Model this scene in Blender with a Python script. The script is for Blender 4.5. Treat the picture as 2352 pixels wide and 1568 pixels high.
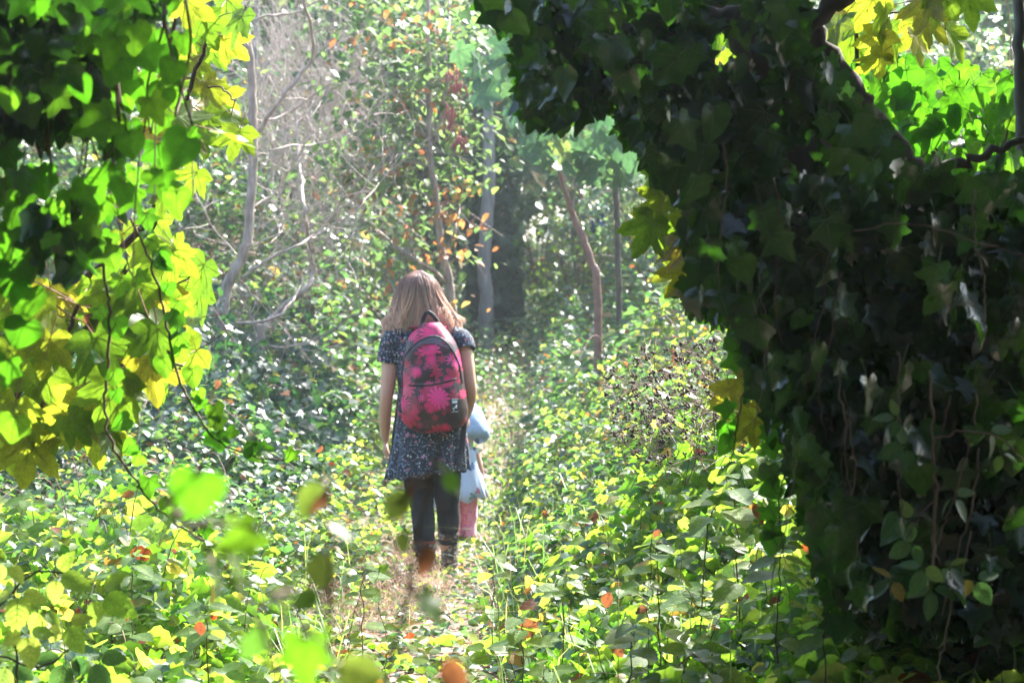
import bpy, bmesh, math
import numpy as np
from mathutils import Vector, Matrix, Quaternion

# ------------------------------------------------------------------ camera, sky, sun, exposure
for o in list(bpy.data.objects):
    bpy.data.objects.remove(o)
scene = bpy.context.scene
COL = scene.collection
PITCH = math.radians(1.348)
CAM = Vector((0, 0, 1.5))
cam_d = bpy.data.cameras.new('camera')
cam_d.lens = 80; cam_d.sensor_width = 36
cam_d.clip_start = 0.1; cam_d.clip_end = 900
cam_d.dof.use_dof = True; cam_d.dof.focus_distance = 8.2; cam_d.dof.aperture_fstop = 5.8
cam = bpy.data.objects.new('camera', cam_d); COL.objects.link(cam)
cam.location = CAM; cam.rotation_euler = (math.radians(90) - PITCH, 0, 0)
scene.camera = cam

SUN_AZ, SUN_EL = math.radians(38), math.radians(46)
world = bpy.data.worlds.new('World'); scene.world = world; world.use_nodes = True
wn = world.node_tree; wn.nodes.clear()
sky = wn.nodes.new('ShaderNodeTexSky'); sky.sky_type = 'NISHITA'; sky.sun_disc = False
sky.sun_elevation = SUN_EL; sky.sun_rotation = SUN_AZ; sky.dust_density = 2.0; sky.air_density = 1.2
bg = wn.nodes.new('ShaderNodeBackground'); bg.inputs[1].default_value = 0.13
wo = wn.nodes.new('ShaderNodeOutputWorld')
wn.links.new(sky.outputs[0], bg.inputs[0]); wn.links.new(bg.outputs[0], wo.inputs[0])
sun_d = bpy.data.lights.new('sun', 'SUN'); sun_d.energy = 5.0; sun_d.angle = math.radians(0.5); sun_d.color = (1, 0.965, 0.91)
sun = bpy.data.objects.new('sun', sun_d); COL.objects.link(sun)
sdir = Vector((math.sin(SUN_AZ) * math.cos(SUN_EL), math.cos(SUN_AZ) * math.cos(SUN_EL), math.sin(SUN_EL)))
sun.rotation_euler = (-sdir).to_track_quat('-Z', 'Y').to_euler(); sun.location = sdir * 60
vs = scene.view_settings
vs.view_transform = 'Standard'; vs.look = 'None'; vs.gamma = 1; vs.exposure = 2.3; vs.use_curve_mapping = False
cy = scene.cycles
cy.use_denoising = True
try:
    cy.denoiser = 'OPENIMAGEDENOISE'
except Exception:
    pass
cy.max_bounces = 7; cy.diffuse_bounces = 3; cy.glossy_bounces = 2; cy.transmission_bounces = 5; cy.volume_bounces = 0
cy.transparent_max_bounces = 4; cy.caustics_reflective = False; cy.caustics_refractive = False
cy.sample_clamp_indirect = 4.0

# ------------------------------------------------------------------ helpers
R = np.random.default_rng(11)
def U(a, b, n=None): return R.uniform(a, b, n)
def ss(t):
    t = np.clip(t, 0, 1); return t * t * (3 - 2 * t)
def pt(px, py, d):
    """point that a spot of the picture (2352 px wide) has at distance d along Y"""
    xr = (px - 1176) / 2352 * .45; yr = -(py - 784) / 2352 * .45
    v = Vector((xr, math.cos(PITCH) + yr * math.sin(PITCH), -math.sin(PITCH) + yr * math.cos(PITCH)))
    return CAM + v * (d / v.y)
def pts(px, py, d):
    px, py, d = map(np.asarray, (px, py, d))
    xr = (px - 1176) / 2352 * .45; yr = -(py - 784) / 2352 * .45
    vy = math.cos(PITCH) + yr * math.sin(PITCH); vz = -math.sin(PITCH) + yr * math.cos(PITCH)
    return np.stack([xr * d / vy, np.broadcast_to(d, xr.shape) * 1.0, 1.5 + vz * d / vy], 1)
_vn = np.random.default_rng(3).random((64, 64))
def vnoise(x, y):
    xi = np.floor(x).astype(int); yi = np.floor(y).astype(int); fx = ss(x - xi); fy = ss(y - yi)
    g = lambda a, b: _vn[a % 64, b % 64]
    return (g(xi, yi) * (1 - fx) + g(xi + 1, yi) * fx) * (1 - fy) + (g(xi, yi + 1) * (1 - fx) + g(xi + 1, yi + 1) * fx) * fy
def inpoly(px, py, poly):
    c = np.zeros(len(px), bool); n = len(poly); j = n - 1
    for i in range(n):
        xi, yi = poly[i]; xj, yj = poly[j]
        c ^= ((yi > py) != (yj > py)) & (px < (xj - xi) * (py - yi) / (yj - yi + 1e-9) + xi); j = i
    return c
def sample_poly(poly, n):
    P = np.array(poly, float); lo = P.min(0); hi = P.max(0); out = []
    while sum(map(len, out)) < n:
        q = R.uniform(lo, hi, (n * 2, 2)); out.append(q[inpoly(q[:, 0], q[:, 1], poly)])
    return np.concatenate(out)[:n]

def tag(o, label=None, cat=None, group=None, kind=None):
    if label: o['label'] = label
    if cat: o['category'] = cat
    if group: o['group'] = group
    if kind: o['kind'] = kind
    return o
def empty(name, loc, label=None, cat=None, group=None, kind=None):
    o = bpy.data.objects.new(name, None); o.empty_display_size = .1; COL.objects.link(o); o.location = loc
    return tag(o, label, cat, group, kind)
def link(name, me, parent=None, world_coords=True):
    o = bpy.data.objects.new(name, me); COL.objects.link(o)
    if parent is not None:
        o.parent = parent
        if world_coords: o.location = -Vector(root_loc(parent))
    return o
def root_loc(p):
    v = Vector(p.location)
    while p.parent is not None:
        p = p.parent; v += Vector(p.location)
    return v
def tri_mesh(name, V, T, mats, attrs=None, midx=None, smooth=True):
    V = np.asarray(V, np.float32); T = np.asarray(T, np.int32)
    me = bpy.data.meshes.new(name)
    me.vertices.add(len(V)); me.vertices.foreach_set('co', V.ravel())
    me.loops.add(T.size); me.loops.foreach_set('vertex_index', T.ravel())
    me.polygons.add(len(T)); me.polygons.foreach_set('loop_start', np.arange(0, T.size, 3, dtype=np.int32))
    me.polygons.foreach_set('use_smooth', np.full(len(T), smooth))
    for m in (mats if isinstance(mats, (list, tuple)) else [mats]): me.materials.append(m)
    if midx is not None: me.polygons.foreach_set('material_index', np.asarray(midx, np.int32))
    for k, a in (attrs or {}).items():
        at = me.attributes.new(k, 'FLOAT', 'POINT'); at.data.foreach_set('value', np.asarray(a, np.float32))
    me.update(calc_edges=True)
    return me

class MB:
    """collects tubes, strips and polygons for one mesh"""
    def __init__(s): s.V = []; s.F = []; s.n = 0; s.A = []
    def add(s, V, F, a=0.0):
        V = [tuple(v) for v in V]; s.V += V; s.F += [tuple(i + s.n for i in f) for f in F]; s.n += len(V); s.A += [a] * len(V)
        return s
    def tube(s, P, r, k=6, cap=True, a=0.0, flat=1.0, up=None):
        P = [Vector(p) for p in P]; n = len(P)
        rr = list(r) if hasattr(r, '__len__') else [r] * n
        V = []; t0 = (P[1] - P[0]).normalized()
        nrm = t0.orthogonal().normalized() if up is None else (Vector(up) - t0 * t0.dot(Vector(up))).normalized()
        for i in range(n):
            t = (P[min(i + 1, n - 1)] - P[max(i - 1, 0)])
            t = t.normalized() if t.length > 1e-9 else t0
            nrm = (nrm - t * nrm.dot(t)).normalized(); b = t.cross(nrm)
            for j in range(k):
                q = 2 * math.pi * j / k
                V.append(P[i] + nrm * math.cos(q) * rr[i] * flat + b * math.sin(q) * rr[i])
        F = [(i * k + j, i * k + (j + 1) % k, (i + 1) * k + (j + 1) % k, (i + 1) * k + j) for i in range(n - 1) for j in range(k)]
        if cap: F += [tuple(range(k - 1, -1, -1)), tuple((n - 1) * k + j for j in range(k))]
        return s.add(V, F, a)
    def loft(s, rings, k=28, cap=True, a=0.0, p=2.0):
        """rings: (cx, cy, cz, rx, ry[, tiltx]) closed horizontal sections"""
        V = []
        for rg in rings:
            cx, cy_, cz, rx, ry = rg[:5]; tl = rg[5] if len(rg) > 5 else 0
            for j in range(k):
                q = 2 * math.pi * j / k; c, sn = math.cos(q), math.sin(q)
                e = 2 / p
                x = math.copysign(abs(c) ** e, c) * rx; y = math.copysign(abs(sn) ** e, sn) * ry
                V.append((cx + x, cy_ + y, cz + tl * x))
        n = len(rings)
        F = [(i * k + j, i * k + (j + 1) % k, (i + 1) * k + (j + 1) % k, (i + 1) * k + j) for i in range(n - 1) for j in range(k)]
        if cap: F += [tuple(range(k - 1, -1, -1)), tuple((n - 1) * k + j for j in range(k))]
        return s.add(V, F, a)
    def ball(s, c, rx, ry, rz, k=14, m=9, a=0.0):
        rings = []
        for i in range(m):
            q = -math.pi / 2 + math.pi * (i + .5) / m
            rings.append((c[0], c[1], c[2] + rz * math.sin(q), rx * math.cos(q), ry * math.cos(q)))
        return s.loft(rings, k, True, a)
    def mesh(s, name, mats, smooth=True, attr=None):
        me = bpy.data.meshes.new(name); me.from_pydata([tuple(v) for v in s.V], [], s.F)
        for m in (mats if isinstance(mats, (list, tuple)) else [mats]): me.materials.append(m)
        me.polygons.foreach_set('use_smooth', np.full(len(me.polygons), smooth))
        if attr:
            at = me.attributes.new(attr, 'FLOAT', 'POINT'); at.data.foreach_set('value', np.asarray(s.A, np.float32))
        me.update(); return me
    def build(s, name, mat, parent=None, world_coords=True, smooth=True, attr=None):
        return link(name, s.mesh(name, mat, smooth, attr), parent, world_coords)

def remeshed(name, mb, mat, parent, voxel=0.006, smooth_it=4, subd=False):
    """the union of the collected shapes as one continuous surface"""
    o = link(name + '_raw', mb.mesh(name + '_raw', mat), None)
    m = o.modifiers.new('r', 'REMESH'); m.mode = 'VOXEL'; m.voxel_size = voxel; m.use_smooth_shade = True
    if smooth_it:
        m = o.modifiers.new('s', 'SMOOTH'); m.iterations = smooth_it; m.factor = .5
    dg = bpy.context.evaluated_depsgraph_get()
    me = bpy.data.meshes.new_from_object(o.evaluated_get(dg)); me.name = name
    bpy.data.objects.remove(o)
    return link(name, me, parent, False)

def smooth_path(P, n=6):
    """Catmull-Rom through P"""
    P = [Vector(p) for p in P]; Q = [P[0] * 2 - P[1]] + P + [P[-1] * 2 - P[-2]]; out = []
    for i in range(1, len(Q) - 2):
        a, b, c, d = Q[i - 1:i + 3]
        for j in range(n):
            t = j / n
            out.append(.5 * ((2 * b) + (c - a) * t + (2 * a - 5 * b + 4 * c - d) * t * t + (3 * b - a - 3 * c + d) * t ** 3))
    return out + [P[-1]]
def lerp(a, b, n): return [a + (b - a) * i / (n - 1) for i in range(n)]
def wob(P, amp):
    return [P[0]] + [p + Vector(R.normal(0, amp, 3)) for p in P[1:-1]] + [P[-1]]

# ------------------------------------------------------------------ materials
def mat_new(name):
    m = bpy.data.materials.new(name); m.use_nodes = True; m.node_tree.nodes.clear(); return m, m.node_tree
def nd(t, typ, **kw):
    n = t.nodes.new(typ)
    for k, v in kw.items(): setattr(n, k, v)
    return n
def ramp(t, fac, stops, interp='LINEAR'):
    r = nd(t, 'ShaderNodeValToRGB'); cr = r.color_ramp; cr.interpolation = interp
    while len(cr.elements) < len(stops): cr.elements.new(.5)
    for e, (p, c) in zip(cr.elements, stops): e.position = p; e.color = (*c, 1)
    t.links.new(fac, r.inputs[0]); return r.outputs[0]
def math_n(t, op, a, b=None, c=None):
    n = nd(t, 'ShaderNodeMath', operation=op)
    for i, v in enumerate((a, b, c)):
        if v is None: continue
        if isinstance(v, (int, float)): n.inputs[i].default_value = v
        else: t.links.new(v, n.inputs[i])
    return n.outputs[0]
def mixc(t, fac, a, b, mode='MIX'):
    n = nd(t, 'ShaderNodeMix', data_type='RGBA', blend_type=mode)
    for s, v in ((n.inputs[0], fac), (n.inputs[6], a), (n.inputs[7], b)):
        if isinstance(v, (int, float)): s.default_value = v
        elif isinstance(v, tuple): s.default_value = (*v, 1)
        else: t.links.new(v, s)
    return n.outputs[2]
def noise(t, scale, detail=3, coord=None, rough=.55):
    n = nd(t, 'ShaderNodeTexNoise'); n.inputs['Scale'].default_value = scale; n.inputs['Detail'].default_value = detail
    n.inputs['Roughness'].default_value = rough
    if coord is not None: t.links.new(coord, n.inputs['Vector'])
    return n.outputs[0]

def leaf_mat(name, refl, trans, mixf=.5, rough=.42, spec=.5, mottling=45.0, spots=False):
    m, t = mat_new(name)
    at = nd(t, 'ShaderNodeAttribute', attribute_name='rnd'); oi = nd(t, 'ShaderNodeObjectInfo')
    f = math_n(t, 'ADD', at.outputs['Fac'], math_n(t, 'MULTIPLY', oi.outputs['Random'], math_n(t, 'LESS_THAN', at.outputs['Fac'], 1e-7)))   # scattered leaves carry their own number, single leaves use the object's
    tc = nd(t, 'ShaderNodeTexCoord')
    nz = noise(t, mottling, 2, tc.outputs['Object'])
    shade = ramp(t, nz, [(.3, (.72, .72, .72)), (.7, (1.2, 1.2, 1.15))])
    shade = mixc(t, 1.0, shade, ramp(t, noise(t, 3.3, 3, tc.outputs['Object']), [(.3, (.68, .72, .70)), (.7, (1.22, 1.16, 1.1))]), 'MULTIPLY')
    ca = mixc(t, 1.0, ramp(t, f, refl), shade, 'MULTIPLY'); cb = mixc(t, 1.0, ramp(t, f, trans), shade, 'MULTIPLY')
    if spots:
        k = ramp(t, noise(t, 7.0, 3, tc.outputs['Object']), [(.70, (0, 0, 0)), (.75, (1, 1, 1))]); ca = mixc(t, k, ca, (.16, .08, .03)); cb = mixc(t, k, cb, (.36, .17, .03))
    p = nd(t, 'ShaderNodeBsdfPrincipled'); p.inputs['Roughness'].default_value = rough; p.inputs['Specular IOR Level'].default_value = spec
    t.links.new(ca, p.inputs['Base Color'])
    tr = nd(t, 'ShaderNodeBsdfTranslucent'); t.links.new(cb, tr.inputs[0])
    mx = nd(t, 'ShaderNodeMixShader'); mx.inputs[0].default_value = mixf
    t.links.new(p.outputs[0], mx.inputs[1]); t.links.new(tr.outputs[0], mx.inputs[2])
    o = nd(t, 'ShaderNodeOutputMaterial'); t.links.new(mx.outputs[0], o.inputs[0])
    return m
def plain(name, stops, scale=20, rough=.7, bump=.3, coord='Object', stretch=None, spec=.4, sheen=0):
    m, t = mat_new(name); tc = nd(t, 'ShaderNodeTexCoord'); v = tc.outputs[coord]
    if stretch:
        mp = nd(t, 'ShaderNodeMapping'); mp.inputs['Scale'].default_value = stretch; t.links.new(v, mp.inputs[0]); v = mp.outputs[0]
    nz = noise(t, scale, 5, v)
    p = nd(t, 'ShaderNodeBsdfPrincipled'); p.inputs['Roughness'].default_value = rough; p.inputs['Specular IOR Level'].default_value = spec
    if sheen: p.inputs['Sheen Weight'].default_value = sheen
    t.links.new(ramp(t, nz, stops), p.inputs['Base Color'])
    if bump:
        b = nd(t, 'ShaderNodeBump'); b.inputs['Strength'].default_value = bump; b.inputs['Distance'].default_value = .01
        t.links.new(nz, b.inputs['Height']); t.links.new(b.outputs[0], p.inputs['Normal'])
    o = nd(t, 'ShaderNodeOutputMaterial'); t.links.new(p.outputs[0], o.inputs[0]); return m

M = {}
# leaf kinds: reflectance ramp, transmitted ramp (position = the leaf's own random number)
M['herb'] = leaf_mat('herb_leaf', [(0, (.05, .12, .02)), (.55, (.08, .16, .03)), (.88, (.13, .18, .03)), (.93, (.26, .22, .04)), (.975, (.22, .09, .02)), (1, (.20, .05, .02))],
                     [(0, (.28, .54, .04)), (.5, (.46, .70, .06)), (.88, (.64, .78, .10)), (.94, (.78, .68, .1)), (.98, (.5, .18, .03)), (1, (.5, .08, .02))], .62, .52, .35)
M['bramble'] = leaf_mat('bramble_leaf', [(0, (.028, .075, .042)), (.6, (.045, .10, .055)), (.92, (.09, .15, .05)), (.96, (.25, .2, .05)), (1, (.2, .06, .03))],
                        [(0, (.10, .28, .06)), (.6, (.19, .40, .08)), (.92, (.40, .56, .10)), (.96, (.65, .52, .1)), (1, (.5, .12, .03))], .42, .42, .5)
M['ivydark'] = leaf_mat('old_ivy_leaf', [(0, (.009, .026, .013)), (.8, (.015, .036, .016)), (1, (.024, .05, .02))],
                    [(0, (.035, .14, .008)), (.8, (.06, .2, .01)), (1, (.12, .3, .015))], .34, .24, .7)  # mature ivy's green, darkened further in colour for the shade it hangs in
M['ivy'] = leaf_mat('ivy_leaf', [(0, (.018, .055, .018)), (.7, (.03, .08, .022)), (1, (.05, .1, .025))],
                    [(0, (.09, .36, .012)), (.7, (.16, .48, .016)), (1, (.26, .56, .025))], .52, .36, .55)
M['ivyherb'] = leaf_mat('young_ivy_leaf', [(0, (.03, .09, .02)), (.7, (.05, .12, .025)), (1, (.08, .14, .03))],
                    [(0, (.18, .5, .02)), (.7, (.3, .62, .03)), (1, (.44, .7, .05))], .55, .35, .55)
M['ivybed'] = leaf_mat('ivy_bed_leaf', [(0, (.014, .045, .03)), (.7, (.022, .062, .038)), (.97, (.04, .09, .03)), (1, (.2, .06, .02))],
                       [(0, (.04, .17, .04)), (.7, (.08, .24, .05)), (1, (.25, .42, .05))], .3, .38, .6)
M['syc'] = leaf_mat('sycamore_leaf', [(0, (.09, .15, .03)), (.6, (.13, .19, .03)), (.9, (.18, .21, .03)), (1, (.24, .2, .03))],
                    [(0, (.16, .33, .018)), (.6, (.25, .41, .022)), (.9, (.34, .44, .026)), (1, (.42, .43, .028))], .6, .45, .45, 25, True)
M['sycy'] = leaf_mat('yellow_sycamore_leaf', [(0, (.2, .21, .04)), (.6, (.25, .22, .04)), (1, (.28, .2, .04))],
                     [(0, (.38, .48, .03)), (.6, (.48, .51, .035)), (1, (.54, .46, .04))], .6, .45, .45, 25, True)
M['sycb'] = leaf_mat('sapling_leaf', [(0, (.05, .12, .075)), (.8, (.08, .15, .09)), (1, (.15, .2, .07))],
                     [(0, (.10, .26, .10)), (.8, (.18, .36, .11)), (1, (.4, .5, .1))], .34, .5, .45)
M['rust'] = leaf_mat('rusty_leaf', [(0, (.06, .12, .04)), (.91, (.1, .16, .05)), (.935, (.22, .16, .05)), (.955, (.35, .14, .05)), (1, (.32, .09, .04))],
                     [(0, (.14, .30, .08)), (.91, (.26, .40, .11)), (.935, (.5, .38, .1)), (.955, (.7, .32, .1)), (1, (.6, .2, .08))], .5, .5, .35)
M['tree'] = leaf_mat('tree_leaf', [(0, (.07, .13, .075)), (.7, (.11, .18, .10)), (.95, (.18, .2, .08)), (1, (.3, .2, .08))],
                     [(0, (.13, .28, .10)), (.7, (.22, .38, .14)), (.95, (.42, .5, .16)), (1, (.62, .45, .14))], .42, .36, .55)
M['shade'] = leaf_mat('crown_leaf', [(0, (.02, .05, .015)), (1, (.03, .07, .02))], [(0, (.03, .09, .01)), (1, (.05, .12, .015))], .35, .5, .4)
M['deadleaf'] = leaf_mat('dead_leaf', [(0, (.13, .07, .045)), (.5, (.2, .10, .055)), (1, (.26, .10, .045))], [(0, (.24, .11, .055)), (.6, (.34, .13, .05)), (1, (.38, .10, .04))], .4, .7, .2)
M['blurleaf'] = leaf_mat('sapling_blade', [(0, (.05, .12, .04)), (.7, (.08, .15, .05)), (1, (.13, .17, .05))], [(0, (.13, .32, .035)), (.7, (.2, .4, .045)), (1, (.32, .42, .06))], .5, .4, .5)
M['nettle'] = leaf_mat('nettle_blade', [(0, (.06, .13, .03)), (.7, (.1, .17, .04)), (1, (.14, .19, .05))], [(0, (.30, .54, .05)), (.7, (.46, .66, .08)), (1, (.6, .72, .12))], .6, .42, .4, 25, True)
M['redseed'] = plain('seed_cluster', [(.3, (.3, .09, .08)), (.7, (.42, .15, .13))], 60, .7)
M['grass'] = leaf_mat('grass_blade', [(0, (.08, .16, .04)), (.6, (.12, .2, .06)), (1, (.3, .26, .1))], [(0, (.2, .42, .08)), (.6, (.34, .5, .12)), (1, (.55, .46, .2))], .45, .5, .4)
M['dry'] = leaf_mat('dry_grass', [(0, (.26, .16, .115)), (1, (.36, .25, .18))], [(0, (.28, .17, .12)), (1, (.36, .26, .17))], .3, .7, .2)
M['vein'] = plain('leaf_vein', [(.3, (.16, .26, .05)), (.7, (.22, .3, .07))], 30, .6, 0)
M['veind'] = plain('dark_leaf_vein', [(.3, (.05, .10, .03)), (.7, (.07, .13, .04))], 30, .6, 0)
M['petred'] = plain('red_petiole', [(.3, (.25, .1, .06)), (.7, (.3, .16, .08))], 30, .6, 0)
M['bark'] = plain('bark', [(.25, (.15, .115, .095)), (.5, (.30, .235, .195)), (.75, (.48, .40, .35))], 30, .8, .9, stretch=(1, 1, .25))
M['greybark'] = plain('grey_bark', [(.25, (.13, .12, .115)), (.6, (.25, .23, .22)), (.8, (.34, .32, .3))], 14, .85, .8, stretch=(1, 1, .3))
M['darkbark'] = plain('dark_bark', [(.25, (.05, .042, .034)), (.7, (.15, .12, .10))], 24, .9, .9, stretch=(1, 1, .3))
M['twig'] = plain('twig', [(.3, (.27, .2, .17)), (.7, (.5, .41, .36))], 18, .75, .3)
M['cane'] = plain('cane', [(.3, (.16, .075, .06)), (.7, (.30, .17, .13))], 18, .6, .2)
M['stem'] = plain('dark_stem', [(.3, (.05, .03, .025)), (.7, (.10, .06, .04))], 18, .7, .2)
M['vinestem'] = plain('vine_stem', [(.3, (.10, .07, .04)), (.7, (.17, .12, .07))], 18, .7, .2)

# ------------------------------------------------------------------ leaf shapes (base at origin, tip on +Y, face on +Z, length 1)
def leaf_ovate(rows=4, w=.62, ser=0.0, peak=.42):
    V = [(0, 0, 0)]; T = []
    ys = [(i + 1) / (rows + 1) for i in range(rows)]
    for i, y in enumerate(ys):
        hw = .5 * w * (math.sin(math.pi * min(1, y ** (math.log(.5) / math.log(peak)))) ** .75)
        if ser: hw *= 1 + (ser if i % 2 else -ser)
        V += [(-hw, y - (ser * .5 if i % 2 == 0 else 0), 0), (0, y, 0), (hw, y - (ser * .5 if i % 2 == 0 else 0), 0)]
    V.append((0, 1, 0)); L = len(V) - 1
    T += [(0, 2, 1), (0, 3, 2)]
    for i in range(rows - 1):
        a = 1 + 3 * i; b = a + 3
        T += [(a, a + 1, b + 1), (a, b + 1, b), (a + 1, a + 2, b + 2), (a + 1, b + 2, b + 1)]
    a = 1 + 3 * (rows - 1); T += [(a, a + 1, L), (a + 1, a + 2, L)]
    return np.array(V, float), np.array(T)
def leaf_fan(half, center=(0, .3), ring=False):
    """half: right-hand outline from base to tip; mirrored"""
    h = list(half); tip = (0, 1.0)
    out = h + [tip] + [(-x, y) for x, y in reversed(h)]
    n = len(out); c = np.array(center); O = np.array(out, float)
    if ring:
        I = c + (O - c) * .55
        V = np.vstack([c, I, O]); T = []
        for j in range(n):
            k = (j + 1) % n
            T += [(0, 1 + j, 1 + k), (1 + j, 1 + n + j, 1 + n + k), (1 + j, 1 + n + k, 1 + k)]
    else:
        V = np.vstack([c, O]); T = [(0, 1 + j, 1 + (j + 1) % n) for j in range(n)]
    return np.column_stack([V, np.zeros(len(V))]), np.array(T)
IVY = [(.03, .07), (.14, -.06), (.33, -.10), (.46, .04), (.36, .18), (.42, .30), (.60, .44), (.42, .53), (.27, .56), (.2, .74), (.1, .9)]
IVY_W = [(.03, .08), (.2, -.08), (.42, -.02), (.56, .12), (.5, .24), (.55, .36), (.6, .52), (.44, .6), (.32, .68), (.2, .84), (.09, .95)]
HEART = [(.03, .06), (.16, -.08), (.36, -.04), (.5, .14), (.5, .34), (.4, .55), (.26, .75), (.12, .9)]
def syc_half():
    pol = [(172, .10), (150, .30), (128, .42), (112, .50), (104, .55), (98, .66), (90, .56), (84, .55), (76, .44), (66, .60), (61, .74), (56, .76), (48, .96), (42, .80), (37, .79), (31, .62), (24, .50), (19, .66), (15, .78), (11, .80), (6, .92)]
    return [(r * math.sin(math.radians(a)), .0 + r * math.cos(math.radians(a))) for a, r in pol]
SYC = syc_half()
NETTLE_ROWS = 11
L_DIAM = leaf_ovate(1, .62); L_OV2 = leaf_ovate(2, .6); L_OV3 = leaf_ovate(3, .62); L_OVS = leaf_ovate(5, .64, .09)
L_IVYF = leaf_fan([IVY[i] for i in (0, 2, 3, 4, 6, 8, 10)]); L_SYCF = leaf_fan([SYC[i] for i in (0, 2, 5, 8, 12, 16, 19)], (0, .05))

def frames(tip, nrm):
    t = tip / (np.linalg.norm(tip, axis=1, keepdims=True) + 1e-9)
    n = nrm - t * (nrm * t).sum(1, keepdims=True); n /= (np.linalg.norm(n, axis=1, keepdims=True) + 1e-9)
    return np.cross(t, n), t, n
def scatter_arrays(tmpl, pos, tip, nrm, size, curl=(.05, .35), fold=(-.1, .45)):
    V, T = tmpl; n = len(pos); k = len(V)
    X, Y, Z = frames(tip, nrm); s = np.broadcast_to(size, n)[:, None, None]
    cu = U(*curl, n)[:, None]; fo = U(*fold, n)[:, None]; wd = U(.8, 1.15, n)[:, None]
    lx = V[None, :, 0] * wd; ly = np.broadcast_to(V[None, :, 1], (n, k)); lz = fo * np.abs(lx) - cu * ly ** 2
    W = pos[:, None, :] + s * (lx[..., None] * X[:, None] + ly[..., None] * Y[:, None] + lz[..., None] * Z[:, None])
    F = (T[None] + (np.arange(n) * k)[:, None, None]).reshape(-1, 3)
    return W.reshape(-1, 3), F, k
def scatter(name, tmpl, pos, tip, nrm, size, mat, parent=None, rnd=None, smooth=True, **kw):
    V, F, k = scatter_arrays(tmpl, pos, tip, nrm, size, **kw)
    r = U(.001, 1, len(pos)) if rnd is None else rnd
    me = tri_mesh(name, V, F, mat, {'rnd': np.repeat(r, k)}, smooth=smooth)
    return link(name, me, parent)
def rand_dirs(n, mean, spread):
    v = np.asarray(mean, float) + R.normal(0, spread, (n, 3)); return v / np.linalg.norm(v, axis=1, keepdims=True)
def flat_dirs(n, droop=.15):
    a = U(0, 2 * math.pi, n); return np.stack([np.cos(a), np.sin(a), -U(-.1, droop * 2, n)], 1)

# ---- single leaves: a few shared meshes per kind, each leaf an object
def leaf_variants(name, tmpl, mats, veins, n=5, pet=.5, curl=(.05, .3), fold=(-.05, .4), ripple=.05, wv=.012):
    out = []
    V0, T0 = tmpl
    for i in range(n):
        cu, fo, tw, ph = U(*curl), U(*fold), U(-.12, .12), U(0, 6)
        def zf(x, y): return fo * abs(x) - cu * y * abs(y) + tw * x * y + ripple * math.sin(5 * x + ph) * math.sin(6 * y + ph)
        V = [(x, y, zf(x, y)) for x, y, _ in V0]; T = [tuple(t) for t in T0]; mi = [0] * len(T)
        nv = lambda: len(V)
        for (ax, ay), (bx, by) in veins:
            seg = 4; d = Vector((bx - ax, by - ay)); pr = Vector((-d.y, d.x)).normalized()
            for off in (.004, -.004):
                b0 = nv()
                for q in range(seg + 1):
                    tt = q / seg; x = ax + d.x * tt; y = ay + d.y * tt; w = wv * (1 - .75 * tt)
                    for sg in (-1, 1):
                        xx = x + pr.x * w * sg; yy = y + pr.y * w * sg; V.append((xx, yy, zf(xx, yy) + off))
                for q in range(seg):
                    a = b0 + 2 * q; T += [(a, a + 1, a + 3), (a, a + 3, a + 2)]; mi += [1, 1]
        if pet:
            b0 = nv(); P = [Vector((0, 0, 0)), Vector((0, -pet * .4, .03)), Vector((U(-.08, .08), -pet, -.02 + U(0, .15)))]
            for p in P:
                for q in range(3): V.append((p.x + .014 * math.cos(q * 2.09), p.y, p.z + .014 * math.sin(q * 2.09)))
            for a in range(2):
                for q in range(3):
                    c = b0 + 3 * a + q; e = b0 + 3 * a + (q + 1) % 3; T += [(c, e, e + 3), (c, e + 3, c + 3)]; mi += [2, 2]
        out.append(tri_mesh(name, V, T, mats, midx=mi))
    return out
T_IVY = leaf_fan(IVY, ring=True); T_IVYW = leaf_fan(IVY_W, ring=True); T_HEART = leaf_fan(HEART, ring=True); T_SYC = leaf_fan(SYC, (0, .02), True)
T_NET = leaf_ovate(12, .68, .075, .36); T_BRA = leaf_ovate(10, .66, .05, .42); T_OVL = leaf_ovate(6, .66, 0, .42)
def pinn(n, w):
    v = [((0, 0), (0, .97))]
    for i in range(n):
        y = .1 + .7 * i / n
        for s in (-1, 1): v.append(((0, y), (s * w * math.sin(math.pi * (y + .12)) * .9, y + .16)))
    return v
PALM_I = [((0, .06), (0, .97)), ((0, .06), (.56, .44)), ((0, .06), (-.56, .44)), ((0, .06), (.42, .03)), ((0, .06), (-.42, .03))]
PALM_S = [((0, 0), (0, .97)), ((0, 0), (.7, .62)), ((0, 0), (-.7, .62)), ((0, 0), (.64, -.09)), ((0, 0), (-.64, -.09)), ((0, .3), (.16, .66)), ((0, .3), (-.16, .66)), ((.25, .22), (.52, .62)), ((-.25, .22), (-.52, .62))]
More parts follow.
